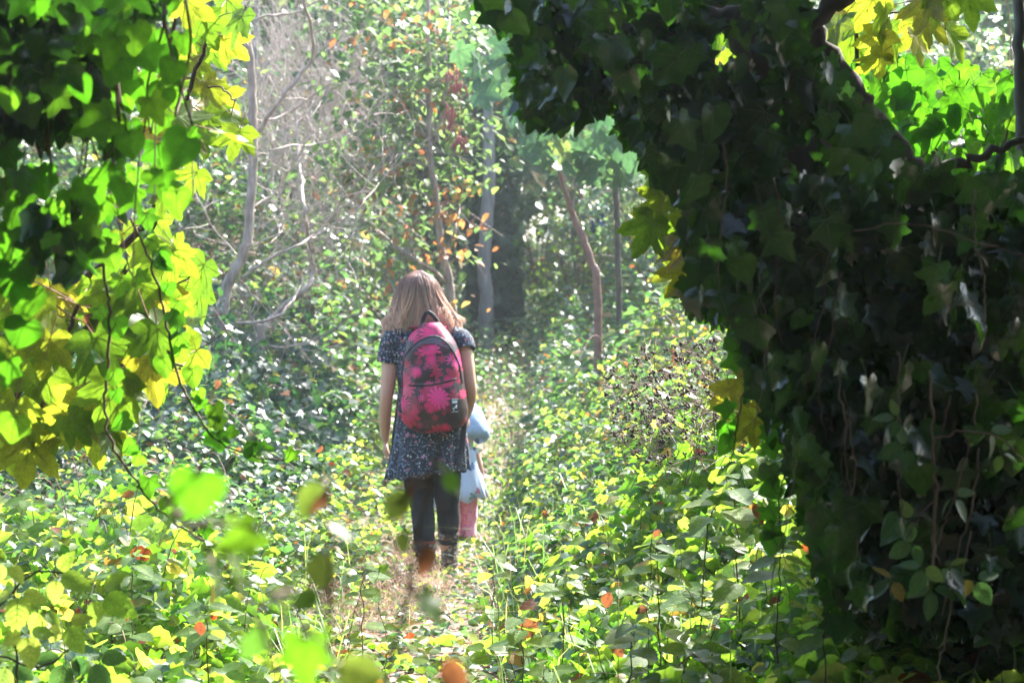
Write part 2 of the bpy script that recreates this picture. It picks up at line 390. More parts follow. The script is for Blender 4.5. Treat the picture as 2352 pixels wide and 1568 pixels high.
LV = {
    'ivy': leaf_variants('ivy_leaf', T_IVY, [M['ivy'], M['veind'], M['vein']], PALM_I, 4, .5) + leaf_variants('ivy_leaf', T_IVYW, [M['ivy'], M['veind'], M['vein']], PALM_I, 2, .5) + leaf_variants('ivy_leaf', T_HEART, [M['ivy'], M['veind'], M['vein']], PALM_I[:1] + PALM_I[3:], 3, .5),
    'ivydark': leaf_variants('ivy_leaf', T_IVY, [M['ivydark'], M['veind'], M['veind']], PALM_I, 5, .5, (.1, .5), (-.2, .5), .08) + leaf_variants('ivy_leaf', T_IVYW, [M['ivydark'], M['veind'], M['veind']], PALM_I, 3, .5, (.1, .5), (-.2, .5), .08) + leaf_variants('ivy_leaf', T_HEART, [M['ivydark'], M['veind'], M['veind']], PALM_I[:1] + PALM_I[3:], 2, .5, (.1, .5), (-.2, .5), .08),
    'syc': leaf_variants('sycamore_leaf', T_SYC, [M['syc'], M['vein'], M['petred']], PALM_S, 6, .7, (.05, .4), (-.1, .3), .07, .008),
    'sycy': leaf_variants('sycamore_leaf', T_SYC, [M['sycy'], M['petred'], M['petred']], PALM_S, 5, .7, (.05, .4), (-.1, .3), .07, .006),
    'sycb': leaf_variants('sapling_leaf', T_SYC, [M['sycb'], M['vein'], M['vein']], PALM_S[:5], 4, .5, (.1, .4), (-.1, .3), .05, .008),
    'nettle': leaf_variants('nettle_leaf', T_NET, [M['nettle'], M['vein'], M['vein']], pinn(4, .26), 4, .12, (.1, .35), (.05, .35), .02, .007),
    'bramble': leaf_variants('bramble_leaf', T_BRA, [M['bramble'], M['vein'], M['vein']], pinn(5, .27), 4, .1, (.1, .4), (.1, .45), .02, .007),
    'blur': leaf_variants('sapling_leaf', T_OVL, [M['blurleaf'], M['vein'], M['petred']], pinn(3, .25), 3, .25, (.1, .5), (.0, .4), .03, .008),
    'dead': leaf_variants('dead_leaf', T_BRA, [M['deadleaf'], M['petred'], M['petred']], pinn(3, .2), 3, .2, (.3, .9), (.2, .9), .12, .008),
}
def leaf_obj(kind, parent, p, tip, nrm, size, name='leaf', var=None):
    ms = LV[kind]; me = ms[int(R.integers(len(ms)))] if var is None else ms[var]
    o = bpy.data.objects.new(name, me); COL.objects.link(o); o.parent = parent
    t = Vector(tip).normalized(); n = Vector(nrm); n = (n - t * n.dot(t)).normalized(); x = t.cross(n)
    w = size * U(.88, 1.12)
    m = Matrix(((x.x * w, t.x * size, n.x * size, 0), (x.y * w, t.y * size, n.y * size, 0), (x.z * w, t.z * size, n.z * size, 0), (0, 0, 0, 1)))
    m.translation = Vector(p) - root_loc(parent); o.matrix_basis = m
    return o
def leaf_px(kind, parent, px, py, d, size_px, ang, face=(0, -1, .3), fs=.35, **kw):
    """leaf centred at a picture spot; ang: direction of its tip in the picture, degrees clockwise from straight down"""
    c = pt(px, py, d); size = size_px * d / 5227.
    a = math.radians(ang); tip = Vector((-math.sin(a), U(-.35, .35), -math.cos(a))).normalized()
    nrm = (Vector(face).normalized() + Vector(R.normal(0, fs, 3))).normalized()
    return leaf_obj(kind, parent, c - tip * size * .4, tip, nrm, size, **kw)

# ------------------------------------------------------------------ the lie of the land
def path_x(y):
    return np.interp(y, [0, 8, 9.7, 12, 15, 20, 27, 38, 60], [-.30, -.34, -.38, -.44, -.38, -.14, .07, .17, .3])
def right_top(x, y):
    dx = x - path_x(y)
    a = np.clip(.22 + .88 * (dx - .42), 0, 1.5) * ss((dx - .25) / .3)
    b = np.clip(.2 + .45 * (dx - .4), 0, .60) * ss((dx - .25) / .3)
    k = ss((y - 7.2) / 2.0)
    return a * k + b * (1 - k)
def ground_z(x, y):
    x = np.asarray(x, float); y = np.asarray(y, float); dx = x - path_x(y)
    z = .075 * np.maximum(0, y - 13) * (1 - .5 * ss((y - 40) / 30))
    z = z + .45 * right_top(x, y)
    z = z + ss((-dx - .8) / 2.0) * (.25 * ss((y - 11) / 4) + .13 * np.clip(y - 16, 0, 10))
    z = z + ss((dx - .8) / 2.5) * .10 * np.clip(y - 16, 0, 10)
    z = z + .05 * (vnoise(x * 1.3 + 9, y * 1.3) - .5) * ss((np.abs(dx) - .2) / .5)
    return z
def veg_top(x, y):
    """height of the undergrowth above the ground"""
    x = np.asarray(x, float); y = np.asarray(y, float); dx = x - path_x(y)
    h = .38 * ss((np.abs(dx) - .16 - .2 * (y < 10.5)) / .5)
    h = np.where(dx > 0, .55 * right_top(x, y), h)
    L = ss((-dx - .75) / .8)
    h = h + .30 * ss((y - 15.5) / 4) * (1 - ss((np.abs(dx) - .5) / .5))
    h = h + L * (.15 * ss((y - 7) / 3) + .8 * np.exp(-((x + 1.85) / 1.0) ** 2 - ((y - 14.8) / 1.3) ** 2) + .9 * ss((y - 16.5) / 4))
    h = h + ss((dx - .9) / 1.2) * ss((y - 15) / 5) * .8
    return h * (.35 + .75 * vnoise(x * 1.7, y * 1.7) + .5 * vnoise(x * 4.1 + 5, y * 4.1)) + .02

# ground sheet: fine near, reaching far beyond the last tree
gx = np.concatenate([[-300, -120, -60, -30, -18], np.arange(-12, 12.01, .2), [18, 30, 60, 120, 300]])
gy = np.concatenate([[-300, -100, -40, -15, -5], np.arange(0, 34, .2), np.arange(34, 60, 2), [70, 100, 180, 400]])
GX, GY = np.meshgrid(gx, gy); GZ = ground_z(GX, np.clip(GY, 0, 70)) - .03
nx = len(gx); q = np.arange(len(gy) - 1)[:, None] * nx + np.arange(nx - 1)[None]
T = np.concatenate([np.stack([q, q + 1, q + nx + 1], -1).reshape(-1, 3), np.stack([q, q + nx + 1, q + nx], -1).reshape(-1, 3)])
M['soil'] = plain('soil', [(.3, (.08, .055, .04)), (.5, (.15, .11, .075)), (.7, (.22, .16, .115))], 9, .95, .9)
M['pathsoil'] = plain('path_soil', [(.3, (.14, .085, .07)), (.5, (.24, .155, .125)), (.7, (.34, .24, .2))], 26, .95, .9)
ground = link('ground', tri_mesh('ground', np.stack([GX, GY, GZ], -1).reshape(-1, 3), T, M['soil']))
tag(ground, 'brown woodland soil under the plants', 'ground', kind='structure')
py_ = np.arange(5, 45, .12); w_ = .14 + .05 * np.sin(py_ * 2.1) + .05 * np.sin(py_ * 5.3)
rows = []
for k in np.linspace(-1, 1, 9):
    xx = path_x(py_) + k * w_; rows.append(np.stack([xx, py_, ground_z(xx, py_) - .022 + .012 * (1 - k * k)], 1))
PV = np.stack(rows, 1).reshape(-1, 3); q = np.arange(len(py_) - 1)[:, None] * 9 + np.arange(8)[None]
T = np.concatenate([np.stack([q, q + 1, q + 10], -1).reshape(-1, 3), np.stack([q, q + 10, q + 9], -1).reshape(-1, 3)])
tag(link('path', tri_mesh('path', PV, T, M['pathsoil'])), 'narrow trodden earth path between the brambles', 'path', kind='structure')

# ------------------------------------------------------------------ undergrowth
def field(n, y0, y1, keep=None, wide=.25, pad=.6):
    """random spots in the strip y0..y1, spread evenly over the ground"""
    out = []
    while sum(map(len, out)) < n:
        y = U(y0, y1, n); W = wide * y1 + pad; x = U(-W, W, n)
        k = np.abs(x) < wide * y + pad
        if keep is not None: k &= keep(x, y)
        out.append(np.stack([x[k], y[k]], 1))
    return np.concatenate(out)[:n]
def bed(name, tmpl, n, y0, y1, keep, size, mat, deep=.55, tilt=.45, droop=.25, minh=.04, label=None, cat=None, parent=None, up=(0, -.1, 1), rnd=None, power=1.4, **kw):
    q = field(n, y0, y1, keep); h = veg_top(q[:, 0], q[:, 1]); k = h > minh * R.random(len(q)) * 3
    q = q[k]; h = h[k]; m = len(q)
    z = ground_z(q[:, 0], q[:, 1]) + h - np.minimum(h, deep) * U(0, 1, m) ** power
    pos = np.column_stack([q, z])
    o = scatter(name, tmpl, pos, flat_dirs(m, droop), rand_dirs(m, up, tilt), size[0] + (size[1] - size[0]) * R.random(m) ** 1.5, mat, parent, rnd, **kw)
    return tag(o, label, cat, kind='stuff')
DX = lambda x, y: x - path_x(y)
nz2 = lambda x, y, s, o=0: vnoise(x * s + o, y * s + o * 2)
# near bed, backlit herbs
bed('herb_undergrowth', L_OVS, 17000, 5.0, 9.8, lambda x, y: (nz2(x, y, 1.1) > .30), (.045, .12), M['herb'], up=(0, -.75, .75), tilt=.5, deep=.4, label='bright yellow-green leafy herbs covering the ground before the walker', cat='undergrowth')
bed('ivy_ground_cover', L_IVYF, 8000, 5.0, 9.6, lambda x, y: (nz2(x, y, .9, 7) > .52) | (x < -1.0) & (y < 7.5), (.05, .09), M['ivyherb'], up=(0, -.8, .6), tilt=.5, label='bright green ivy carpet creeping low beside the path', cat='ivy')
bed('bramble_undergrowth', L_OVS, 8000, 5.4, 9.8, lambda x, y: np.abs(DX(x, y)) > .45, (.04, .08), M['bramble'], up=(0, -.3, 1), label='darker bramble leaves mixed through the near herbs', cat='undergrowth')
bed('leafy_undergrowth', L_OVS, 9000, 5.2, 10.5, lambda x, y: (np.abs(DX(x, y)) > .28) & (nz2(x, y, 1.6, 21) > .25), (.05, .115), M['herb'], up=(0, -1, .55), tilt=.42, deep=.16, power=1, label='topmost layer of lime-green leaves glowing in the near bed', cat='undergrowth')
bed('heart_leaf_undergrowth', L_IVYF, 5000, 5.2, 11, lambda x, y: (np.abs(DX(x, y)) > .28) & (nz2(x, y, 1.4, 31) > .45), (.04, .10), M['ivyherb'], up=(0, -1, .55), tilt=.45, deep=.18, power=1, label='angular green leaves mixed into the top of the near bed', cat='undergrowth')
# middle
bed('herb_undergrowth', L_OV2, 23000, 9.6, 16, lambda x, y: (DX(x, y) > -.75) | (nz2(x, y, 1.2, 3) > .78), (.035, .065), M['herb'], up=(0, -.5, .9), tilt=.5, label='pale herbs and seedlings flanking the path round the walker', cat='undergrowth')
bed('bramble_thicket', L_OV3, 21000, 9.2, 16.5, lambda x, y: DX(x, y) > .4, (.045, .08), M['bramble'], tilt=.5, label='sunlit bramble bank rising on the right of the path', cat='bramble')
bed('bramble_thicket', L_OV3, 17000, 9.4, 14, lambda x, y: DX(x, y) < -.6, (.04, .075), M['bramble'], tilt=.4, label='low blue-green bramble spreading left of the path', cat='bramble')
bed('ivy_mound', L_IVYF, 16000, 12.8, 18, lambda x, y: (DX(x, y) < -.75), (.05, .09), M['ivybed'], deep=.9, tilt=.5, up=(0, -.5, .9), droop=.5, label='dark glossy ivy mound round the feet of the bare saplings', cat='ivy')
bed('bramble_thicket', L_OV2, 25000, 16, 25, lambda x, y: DX(x, y) < -.45, (.05, .14), M['bramble'], deep=1.0, tilt=.42, up=(0, -.2, 1), label='tangled bramble slope climbing behind the bare saplings', cat='bramble')
bed('bramble_thicket', L_OV2, 19000, 16, 27, lambda x, y: DX(x, y) > .45, (.05, .13), M['bramble'], deep=1.0, tilt=.42, up=(0, -.2, 1), label='far bramble bank beyond the right bend of the path', cat='bramble')
bed('far_undergrowth', L_DIAM, 24000, 24, 42, None, (.09, .17), M['tree'], deep=1.2, tilt=.4, up=(0, -.2, 1), label='hazy low undergrowth at the far end of the path', cat='undergrowth')
bed('path_weeds', L_OV2, 11000, 8.4, 30, lambda x, y: np.abs(DX(x, y)) < .75, (.03, .075), M['bramble'], up=(0, -.3, .9), tilt=.45, minh=-1, deep=.3, label='small weeds creeping over the trodden path', cat='undergrowth')
# grass on the far path, dry grass by the walker's boots, litter
def blades(name, n, y0, y1, keep, hgt, mat, label, cat, wid=.006, lean=.5):
    q = field(n, y0, y1, keep); m = len(q); z = ground_z(q[:, 0], q[:, 1]) - .02
    a = U(0, 2 * math.pi, m); ln = U(.1, lean, m); h = U(*hgt, m)
    d = np.stack([np.cos(a) * ln, np.sin(a) * ln, np.ones(m)], 1); side = np.stack([-np.sin(a), np.cos(a), np.zeros(m)], 1)
    P = np.column_stack([q, z]); k = 5; V = np.zeros((m, k, 3))
    mid = P + d * h[:, None] * .6; tip = P + d * h[:, None] * .95 + np.stack([np.cos(a), np.sin(a), -.6 + 0 * a], 1) * (h * ln)[:, None] * .7
    V[:, 0] = P - side * wid / 2; V[:, 1] = P + side * wid / 2; V[:, 2] = mid - side * wid * .4; V[:, 3] = mid + side * wid * .4; V[:, 4] = tip
    F = (np.array([(0, 1, 3), (0, 3, 2), (2, 3, 4)])[None] + (np.arange(m) * k)[:, None, None]).reshape(-1, 3)
    me = tri_mesh(name, V.reshape(-1, 3), F, mat, {'rnd': np.repeat(R.random(m), k)})
    return tag(link(name, me), label, cat, kind='stuff')
blades('path_grass', 4500, 13, 30, lambda x, y: np.abs(DX(x, y) - .1) < .25 + .6 * nz2(x, y, 1.7, 2), (.04, .14), M['grass'], 'soft green grass growing on the far stretch of path', 'grass', .008)
blades('dry_grass', 1500, 9.8, 13.2, lambda x, y: (np.abs(DX(x, y) + .25) + .25 * (y - 11.4) ** 2 * .3 < .2 + .35 * nz2(x, y, 2.5, 4)), (.05, .2), M['dry'], 'dry straw-coloured grass trodden down at the walker\'s boots', 'grass', .0035, 2.2)
q = field(800, 7.5, 13, lambda x, y: np.abs(DX(x, y)) < .4)
tag(scatter('leaf_litter', L_OV3, np.column_stack([q, ground_z(q[:, 0], q[:, 1]) + U(0, .01, len(q))]), flat_dirs(len(q), .05), rand_dirs(len(q), (0, 0, 1), .25), U(.03, .06, len(q)), M['dry']),
    'dry pale leaf litter strewn over the bare path', 'leaf litter', kind='stuff')


blades('bed_grass', 1500, 5.2, 12, lambda x, y: np.abs(DX(x, y)) > .3, (.25, .55), M['grass'], 'sparse tall grass blades poking through the near bed', 'grass', .006, .9)
# ------------------------------------------------------------------ the walker, her rucksack, the child
def voro_print(t, coord, scale, spots, size, base, petals=0, rand=.9):
    """scattered printed blossoms: returns a colour; spots = ramp over the cell's random number"""
    v = nd(t, 'ShaderNodeTexVoronoi', feature='F1'); v.inputs['Scale'].default_value = scale; v.inputs['Randomness'].default_value = rand
    t.links.new(coord, v.inputs['Vector'])
    sep = nd(t, 'ShaderNodeSeparateColor'); t.links.new(v.outputs['Color'], sep.inputs[0])
    d = v.outputs['Distance']; rad = math_n(t, 'MULTIPLY_ADD', sep.outputs[1], size * .6, size * .5)
    if petals:
        sc = nd(t, 'ShaderNodeVectorMath', operation='SCALE'); t.links.new(coord, sc.inputs[0]); sc.inputs['Scale'].default_value = scale
        ps = nd(t, 'ShaderNodeVectorMath', operation='SCALE'); t.links.new(v.outputs['Position'], ps.inputs[0]); ps.inputs['Scale'].default_value = scale
        sb = nd(t, 'ShaderNodeVectorMath', operation='SUBTRACT'); t.links.new(sc.outputs[0], sb.inputs[0]); t.links.new(ps.outputs[0], sb.inputs[1])
        sx = nd(t, 'ShaderNodeSeparateXYZ'); t.links.new(sb.outputs[0], sx.inputs[0])
        ang = math_n(t, 'ADD', math_n(t, 'ARCTAN2', sx.outputs['Z'], sx.outputs['X']), math_n(t, 'MULTIPLY', sep.outputs[2], 6.28))
        c = math_n(t, 'ABSOLUTE', math_n(t, 'COSINE', math_n(t, 'MULTIPLY', ang, petals / 2)))
        rad = math_n(t, 'MULTIPLY', rad, math_n(t, 'MULTIPLY_ADD', c, .62, .42))
    mask = math_n(t, 'LESS_THAN', d, rad)
    return mixc(t, mask, base, ramp(t, sep.outputs[0], spots, 'CONSTANT'))
def cloth(name, fn, rough=.75, sheen=.2, bump_scale=60, bump=.15, trans=0):
    m, t = mat_new(name); tc = nd(t, 'ShaderNodeTexCoord'); co = tc.outputs['Object']
    p = nd(t, 'ShaderNodeBsdfPrincipled'); p.inputs['Roughness'].default_value = rough; p.inputs['Sheen Weight'].default_value = sheen
    c = fn(t, co); t.links.new(c, p.inputs['Base Color'])
    b = nd(t, 'ShaderNodeBump'); b.inputs['Strength'].default_value = bump; b.inputs['Distance'].default_value = .01
    t.links.new(noise(t, bump_scale, 4, co), b.inputs['Height']); t.links.new(b.outputs[0], p.inputs['Normal'])
    o = nd(t, 'ShaderNodeOutputMaterial')
    if trans:
        tr = nd(t, 'ShaderNodeBsdfTranslucent'); t.links.new(c, tr.inputs[0]); mx = nd(t, 'ShaderNodeMixShader'); mx.inputs[0].default_value = trans
        t.links.new(p.outputs[0], mx.inputs[1]); t.links.new(tr.outputs[0], mx.inputs[2]); t.links.new(mx.outputs[0], o.inputs[0])
    else: t.links.new(p.outputs[0], o.inputs[0])
    return m
def squash(t, co, s=(1, .35, 1)):
    mp = nd(t, 'ShaderNodeMapping'); mp.inputs['Scale'].default_value = s; t.links.new(co, mp.inputs[0]); return mp.outputs[0]
def dress_print(t, co):
    c0 = voro_print(t, co, 120, [(0, (.05, .08, .15)), (.4, (.16, .2, .28)), (.7, (.02, .03, .06))], .5, (.007, .010, .020), 0, 1)
    c = voro_print(t, co, 58, [(0, (.14, .19, .30)), (.35, (.46, .5, .58)), (.6, (.22, .29, .42)), (.8, (.5, .5, .46))], .40, c0, 5, 1)
    c2 = voro_print(t, co, 26, [(0, (.5, .14, .24)), (.3, (.55, .22, .38)), (.45, (.35, .12, .1))], .30, (0, 0, 0), 5, 1)
    v = nd(t, 'ShaderNodeRGBToBW'); t.links.new(c2, v.inputs[0])
    v3 = nd(t, 'ShaderNodeTexVoronoi'); v3.inputs['Scale'].default_value = 26; v3.inputs['Randomness'].default_value = 1; t.links.new(co, v3.inputs['Vector'])
    s3 = nd(t, 'ShaderNodeSeparateColor'); t.links.new(v3.outputs['Color'], s3.inputs[0])
    k = math_n(t, 'MULTIPLY', math_n(t, 'GREATER_THAN', v.outputs[0], .02), math_n(t, 'LESS_THAN', s3.outputs[0], .62))
    return mixc(t, k, c, c2)
def pack_print(t, co):
    co = squash(t, co, (1, .02, 1)); base = (.028, .008, .014)
    mq = nd(t, 'ShaderNodeMapping'); mq.inputs['Location'].default_value = (.11, 0, .63); t.links.new(co, mq.inputs[0])
    a0 = voro_print(t, mq.outputs[0], 13, [(0, (.40, .006, .055)), (.5, (.2, .008, .035)), (.8, (.5, .008, .065))], .62, base, 6, 1)
    a = voro_print(t, co, 10.5, [(0, (.74, .010, .15)), (.5, (.80, .03, .22)), (.8, (.55, .007, .09))], .64, a0, 13, .9)
    mp = nd(t, 'ShaderNodeMapping'); mp.inputs['Location'].default_value = (.37, 0, .21); t.links.new(co, mp.inputs[0])
    b = voro_print(t, mp.outputs[0], 17, [(0, (.5, .012, .09)), (.6, (.3, .008, .05)), (.85, (.65, .05, .18))], .46, a, 9, .9)
    return b
def child_print(t, co):
    c = voro_print(t, co, 16, [(0, (.16, .30, .62)), (.3, (.16, .32, .34)), (.55, (.60, .71, .9)), (1, (.60, .71, .9))], .44, (.60, .71, .9), 5, 1)
    return voro_print(t, squash(t, co, (1, 1, 1.01)), 13, [(0, (.72, .07, .13)), (.35, (.66, .2, .34)), (.5, (.60, .71, .9))], .30, c, 4, 1)
def pink_print(t, co): return voro_print(t, co, 75, [(0, (.8, .2, .4)), (.6, (.8, .14, .34))], .5, (.9, .38, .58), 0, 1)
def boot_print(t, co): return voro_print(t, co, 55, [(0, (.26, .23, .24)), (.5, (.36, .32, .32)), (.8, (.14, .05, .05))], .55, (.045, .035, .04), 0, 1)
M['dress'] = cloth('floral_dress', dress_print, .85, .05, 40, .2)
M['pack'] = cloth('printed_nylon', pack_print, .45, 0, 9, .6)
M['packdark'] = plain('pack_panel', [(.3, (.05, .03, .05)), (.7, (.12, .08, .11))], 8, .33, .3)
M['web'] = plain('black_webbing', [(.3, (.008, .008, .012)), (.7, (.02, .02, .028))], 80, .6, .3)
M['skin'] = plain('skin', [(.3, (.56, .30, .21)), (.7, (.64, .38, .29))], 8, .5, .05)
M['leggings'] = plain('leggings', [(.3, (.008, .010, .016)), (.7, (.015, .018, .028))], 30, .85, .1)
M['boot'] = cloth('patterned_boot', boot_print, .4, 0, 30, .1)
M['boottrim'] = plain('boot_trim', [(.3, (.2, .06, .05)), (.7, (.28, .1, .08))], 20, .5, .1)
M['cdress'] = cloth('child_dress', child_print, .8, .3, 30, .15, .25)
M['hat'] = plain('pale_blue_cloth', [(.3, (.26, .38, .60)), (.7, (.40, .52, .74))], 11, .9, 1.0)
M['ctop'] = plain('child_top', [(.3, (.45, .5, .62)), (.7, (.55, .6, .7))], 8, .85, .2)
M['pink'] = cloth('pink_leggings', pink_print, .8, .2)
M['label'] = plain('woven_label', [(.3, (.02, .025, .035)), (.7, (.035, .04, .05))], 40, .6, .1)
M['labelw'] = plain('woven_label_print', [(.3, (.5, .55, .6)), (.7, (.6, .65, .7))], 40, .6, 0)
def hair_mat():
    m, t = mat_new('hair'); a = nd(t, 'ShaderNodeAttribute', attribute_name='along'); r = nd(t, 'ShaderNodeAttribute', attribute_name='rnd')
    c = ramp(t, a.outputs['Fac'], [(0, (.28, .16, .12)), (.35, (.35, .205, .155)), (.62, (.62, .40, .30)), (1, (.92, .68, .53))])
    c = mixc(t, 1.0, c, ramp(t, r.outputs['Fac'], [(0, (.6, .58, .6)), (1, (1.35, 1.3, 1.25))]), 'MULTIPLY')
    p = nd(t, 'ShaderNodeBsdfPrincipled'); p.inputs['Roughness'].default_value = .38; p.inputs['Specular IOR Level'].default_value = .6
    t.links.new(c, p.inputs['Base Color'])
    tr = nd(t, 'ShaderNodeBsdfTranslucent'); t.links.new(c, tr.inputs[0]); mx = nd(t, 'ShaderNodeMixShader'); mx.inputs[0].default_value = .25
    t.links.new(p.outputs[0], mx.inputs[1]); t.links.new(tr.outputs[0], mx.inputs[2])
    o = nd(t, 'ShaderNodeOutputMaterial'); t.links.new(mx.outputs[0], o.inputs[0]); return m
M['hair'] = hair_mat()

WD = 12.0; WS = 5227. / WD
wb = pt(985, 1330, WD); wgz = float(ground_z(wb.x, wb.y))
def w(px, py, dy=0.0): return Vector(((px - 985) / WS, dy, (1330 - py) / WS))
woman = empty('person', (wb.x, wb.y, wb.z), 'woman with long fair hair walking away in a dark floral dress', 'person')

def limb(mb, P, r, k=16, n=5): 
    Q = smooth_path(P, n); rr = np.interp(np.linspace(0, len(P) - 1, len(Q)), range(len(P)), r)
    mb.tube(Q, list(rr), k)
def hand(mb, wrist, d, palm_n, thumb_side, s=1.0, curl=.5, kf=8):
    """wrist position, direction to the fingertips, palm normal, side of the thumb"""
    d = Vector(d).normalized(); n = Vector(palm_n); n = (n - d * n.dot(d)).normalized(); sd = d.cross(n) * thumb_side
    w0 = Vector(wrist)
    mb.tube([w0 - d * .01, w0 + d * .03 * s, w0 + d * .065 * s, w0 + d * .09 * s], [.025 * s, .034 * s, .040 * s, .032 * s], 12, flat=.5, up=n)
    for i, (off, L) in enumerate(((.030, .070), (.010, .078), (-.010, .073), (-.028, .058))):
        b = w0 + d * .078 * s + sd * off * s; P = [b]; a = .15 + .08 * i
        for sg, f in enumerate((.45, .33, .22)):
            a += curl * (.5 + .3 * sg); P.append(P[-1] + (d * math.cos(a) + n * math.sin(a)) * L * f * s)
        mb.tube(P, [.0095 * s, .009 * s, .0085 * s, .007 * s], kf)
    b = w0 + d * .03 * s + sd * .03 * s
    mb.tube([b, b + (d * .8 + sd * .6 + n * .2) * .03 * s, b + (d * 1.5 + sd * .75 + n * .5) * .035 * s, b + (d * 2.1 + sd * .7 + n * .8) * .035 * s], [.013 * s, .012 * s, .0105 * s, .008 * s], kf)

# body: head, neck, trunk, arms with hands, legs in one surface
b = MB()
hc = w(960, 682, .07)
b.ball(hc, .078, .095, .112, 18, 12); b.ball(hc + Vector((0, .045, -.06)), .058, .06, .065)          # skull, jaw
b.tube([hc + Vector((0, .125, -.005)), hc + Vector((0, .15, -.045)), hc + Vector((0, .128, -.055))], [.009, .016, .012], 8)   # nose
for s in (-1, 1):
    b.ball(hc + Vector((s * .082, .02, -.02)), .012, .022, .032, 8, 6)                                      # ears
    b.ball(hc + Vector((s * .032, .108, .005)), .016, .012, .011, 8, 6)                                     # eyelids
b.tube([hc + Vector((-.026, .112, -.085)), hc + Vector((0, .122, -.083)), hc + Vector((.026, .112, -.085))], [.006, .010, .006], 8)
b.tube([hc + Vector((.0, -.01, -.03)), w(972, 745, .02), w(980, 790, -.01)], [.055, .052, .065], 14)          # neck
b.loft([(0, 0, w(0, 1072).z, .13, .10), (.0, 0, w(0, 1045).z, .155, .115), (0, 0, w(0, 1000).z, .150, .105), (0, 0, w(0, 920).z, .122, .09), (0, -.005, w(0, 850).z, .14, .10), (-.005, -.005, w(0, 800).z, .165, .10), (-.005, 0, w(0, 772).z, .15, .08), (-.01, 0, w(0, 752).z, .07, .06)], 24)
LA = [w(905, 785, 0), w(898, 815, -.005), w(893, 870, -.025), w(887, 922, -.03), w(884, 970, .03), w(883, 1012, .09)]
limb(b, LA, [.05, .047, .041, .034, .033, .0205])
hand(b, w(883, 1012, .09), (.012, .15, -1), (1, .1, 0), 1, .86, .35)
RA = [w(1058, 785, 0), w(1068, 815, -.01), w(1075, 860, -.03), w(1080, 900, -.02), w(1076, 930, .08), w(1070, 960, .20)]
limb(b, RA, [.048, .046, .041, .035, .032, .0205])
hand(b, w(1070, 960, .20), (.0, .8, -.6), (-1, .1, 0), -1, .86, .6)
LL = [w(963, 1040, 0), w(963, 1110, 0), w(970, 1165, -.02), w(974, 1200, -.04), w(976, 1260, -.06), w(984, 1300, -.06)]
RL = [w(1022, 1040, 0), w(1024, 1110, .03), w(1027, 1160, .08), w(1029, 1195, .10), w(1028, 1240, .13), w(1030, 1278, .16)]
for P in (LL, RL): limb(b, P, [.085, .075, .058, .057, .046, .038])
remeshed('body', b, M['skin'], woman, .006, 3)
# leggings
for P in (LL, RL):
    mb = MB(); Q = smooth_path(P, 8); rr = np.interp(np.linspace(0, 5, len(Q)), range(6), [.092, .080, .062, .061, .051, .044])
    rr = [r_ * (1 + .015 * math.sin(i * 2.3)) for i, r_ in enumerate(rr)]
    mb.tube(Q[:-6], rr[:-6], 22); mb.build('legging', M['leggings'], woman, False)
# rubber boots
for P, top, bot in ((LL, 1238, 1328), (RL, 1218, 1303)):
    zt = w(0, top).z; zb = w(0, bot).z; cx = P[4].x; cyy = P[4].y; fx = P[5].x; fy = P[5].y
    mb = MB(); H = zt - zb
    mb.loft([(fx, fy + .06, zb, .042, .125), (fx, fy + .06, zb + .03, .046, .128), (fx, fy + .045, zb + .055, .046, .11), (fx, fy + .02, zb + .085, .046, .075), (fx * .6 + cx * .4, fy * .7 + cyy * .3, zb + .12, .047, .058), (cx, cyy, zb + H * .75, .055, .062), (cx, cyy - .004, zt, .058, .064), (cx, cyy - .004, zt - .004, .052, .058)], 24)
    bt = mb.build('boot', M['boot'], woman, False)
    mb = MB(); mb.loft([(cx, cyy - .004, zt - .012, .0595, .0655), (cx, cyy - .004, zt + .003, .0605, .0665)], 24, False); mb.build('boot_trim', M['boottrim'], bt, False)
    mb = MB(); mb.loft([(fx, fy + .06, zb - .012, .044, .128), (fx, fy + .06, zb + .006, .048, .132)], 24); mb.build('sole', M['web'], bt, False)
# dress: bodice, sleeves, flared pleated skirt
b = MB(); k = 96; rings = []
prof = [(752, -.01, .075, .065), (762, -.008, .135, .085), (775, -.006, .172, .105), (800, -.005, .18, .117), (850, -.002, .165, .117), (900, 0, .155, .112), (940, .005, .165, .118), (985, .008, .185, .135), (1030, .005, .2, .152), (1065, -.002, .21, .165), (1088, -.006, .216, .172)]
V = []; F = []
for i, (py, cx, rx, ry) in enumerate(prof):
    z = w(0, py).z; pl = max(0, (py - 930) / 160.)
    for j in range(k):
        a = 2 * math.pi * j / k; f = 1 + pl * (.055 * math.sin(11 * a + .6) + .03 * math.sin(19 * a + 1.7 + pl) + .02 * math.sin(5 * a))
        dz = -pl * pl * (.026 * math.cos(a - math.pi) + .008 * math.sin(11 * a + .6))
        V.append((cx + rx * f * math.cos(a), ry * f * math.sin(a), z + dz))
n = len(prof)
F = [(i * k + j, i * k + (j + 1) % k, (i + 1) * k + (j + 1) % k, (i + 1) * k + j) for i in range(n - 1) for j in range(k)]
b.add(V, F)
me = b.mesh('dress', M['dress']); dress = link('dress', me, woman, False)
ms = dress.modifiers.new('s', 'SUBSURF'); ms.levels = ms.render_levels = 1
so = dress.modifiers.new('t', 'SOLIDIFY'); so.thickness = .003
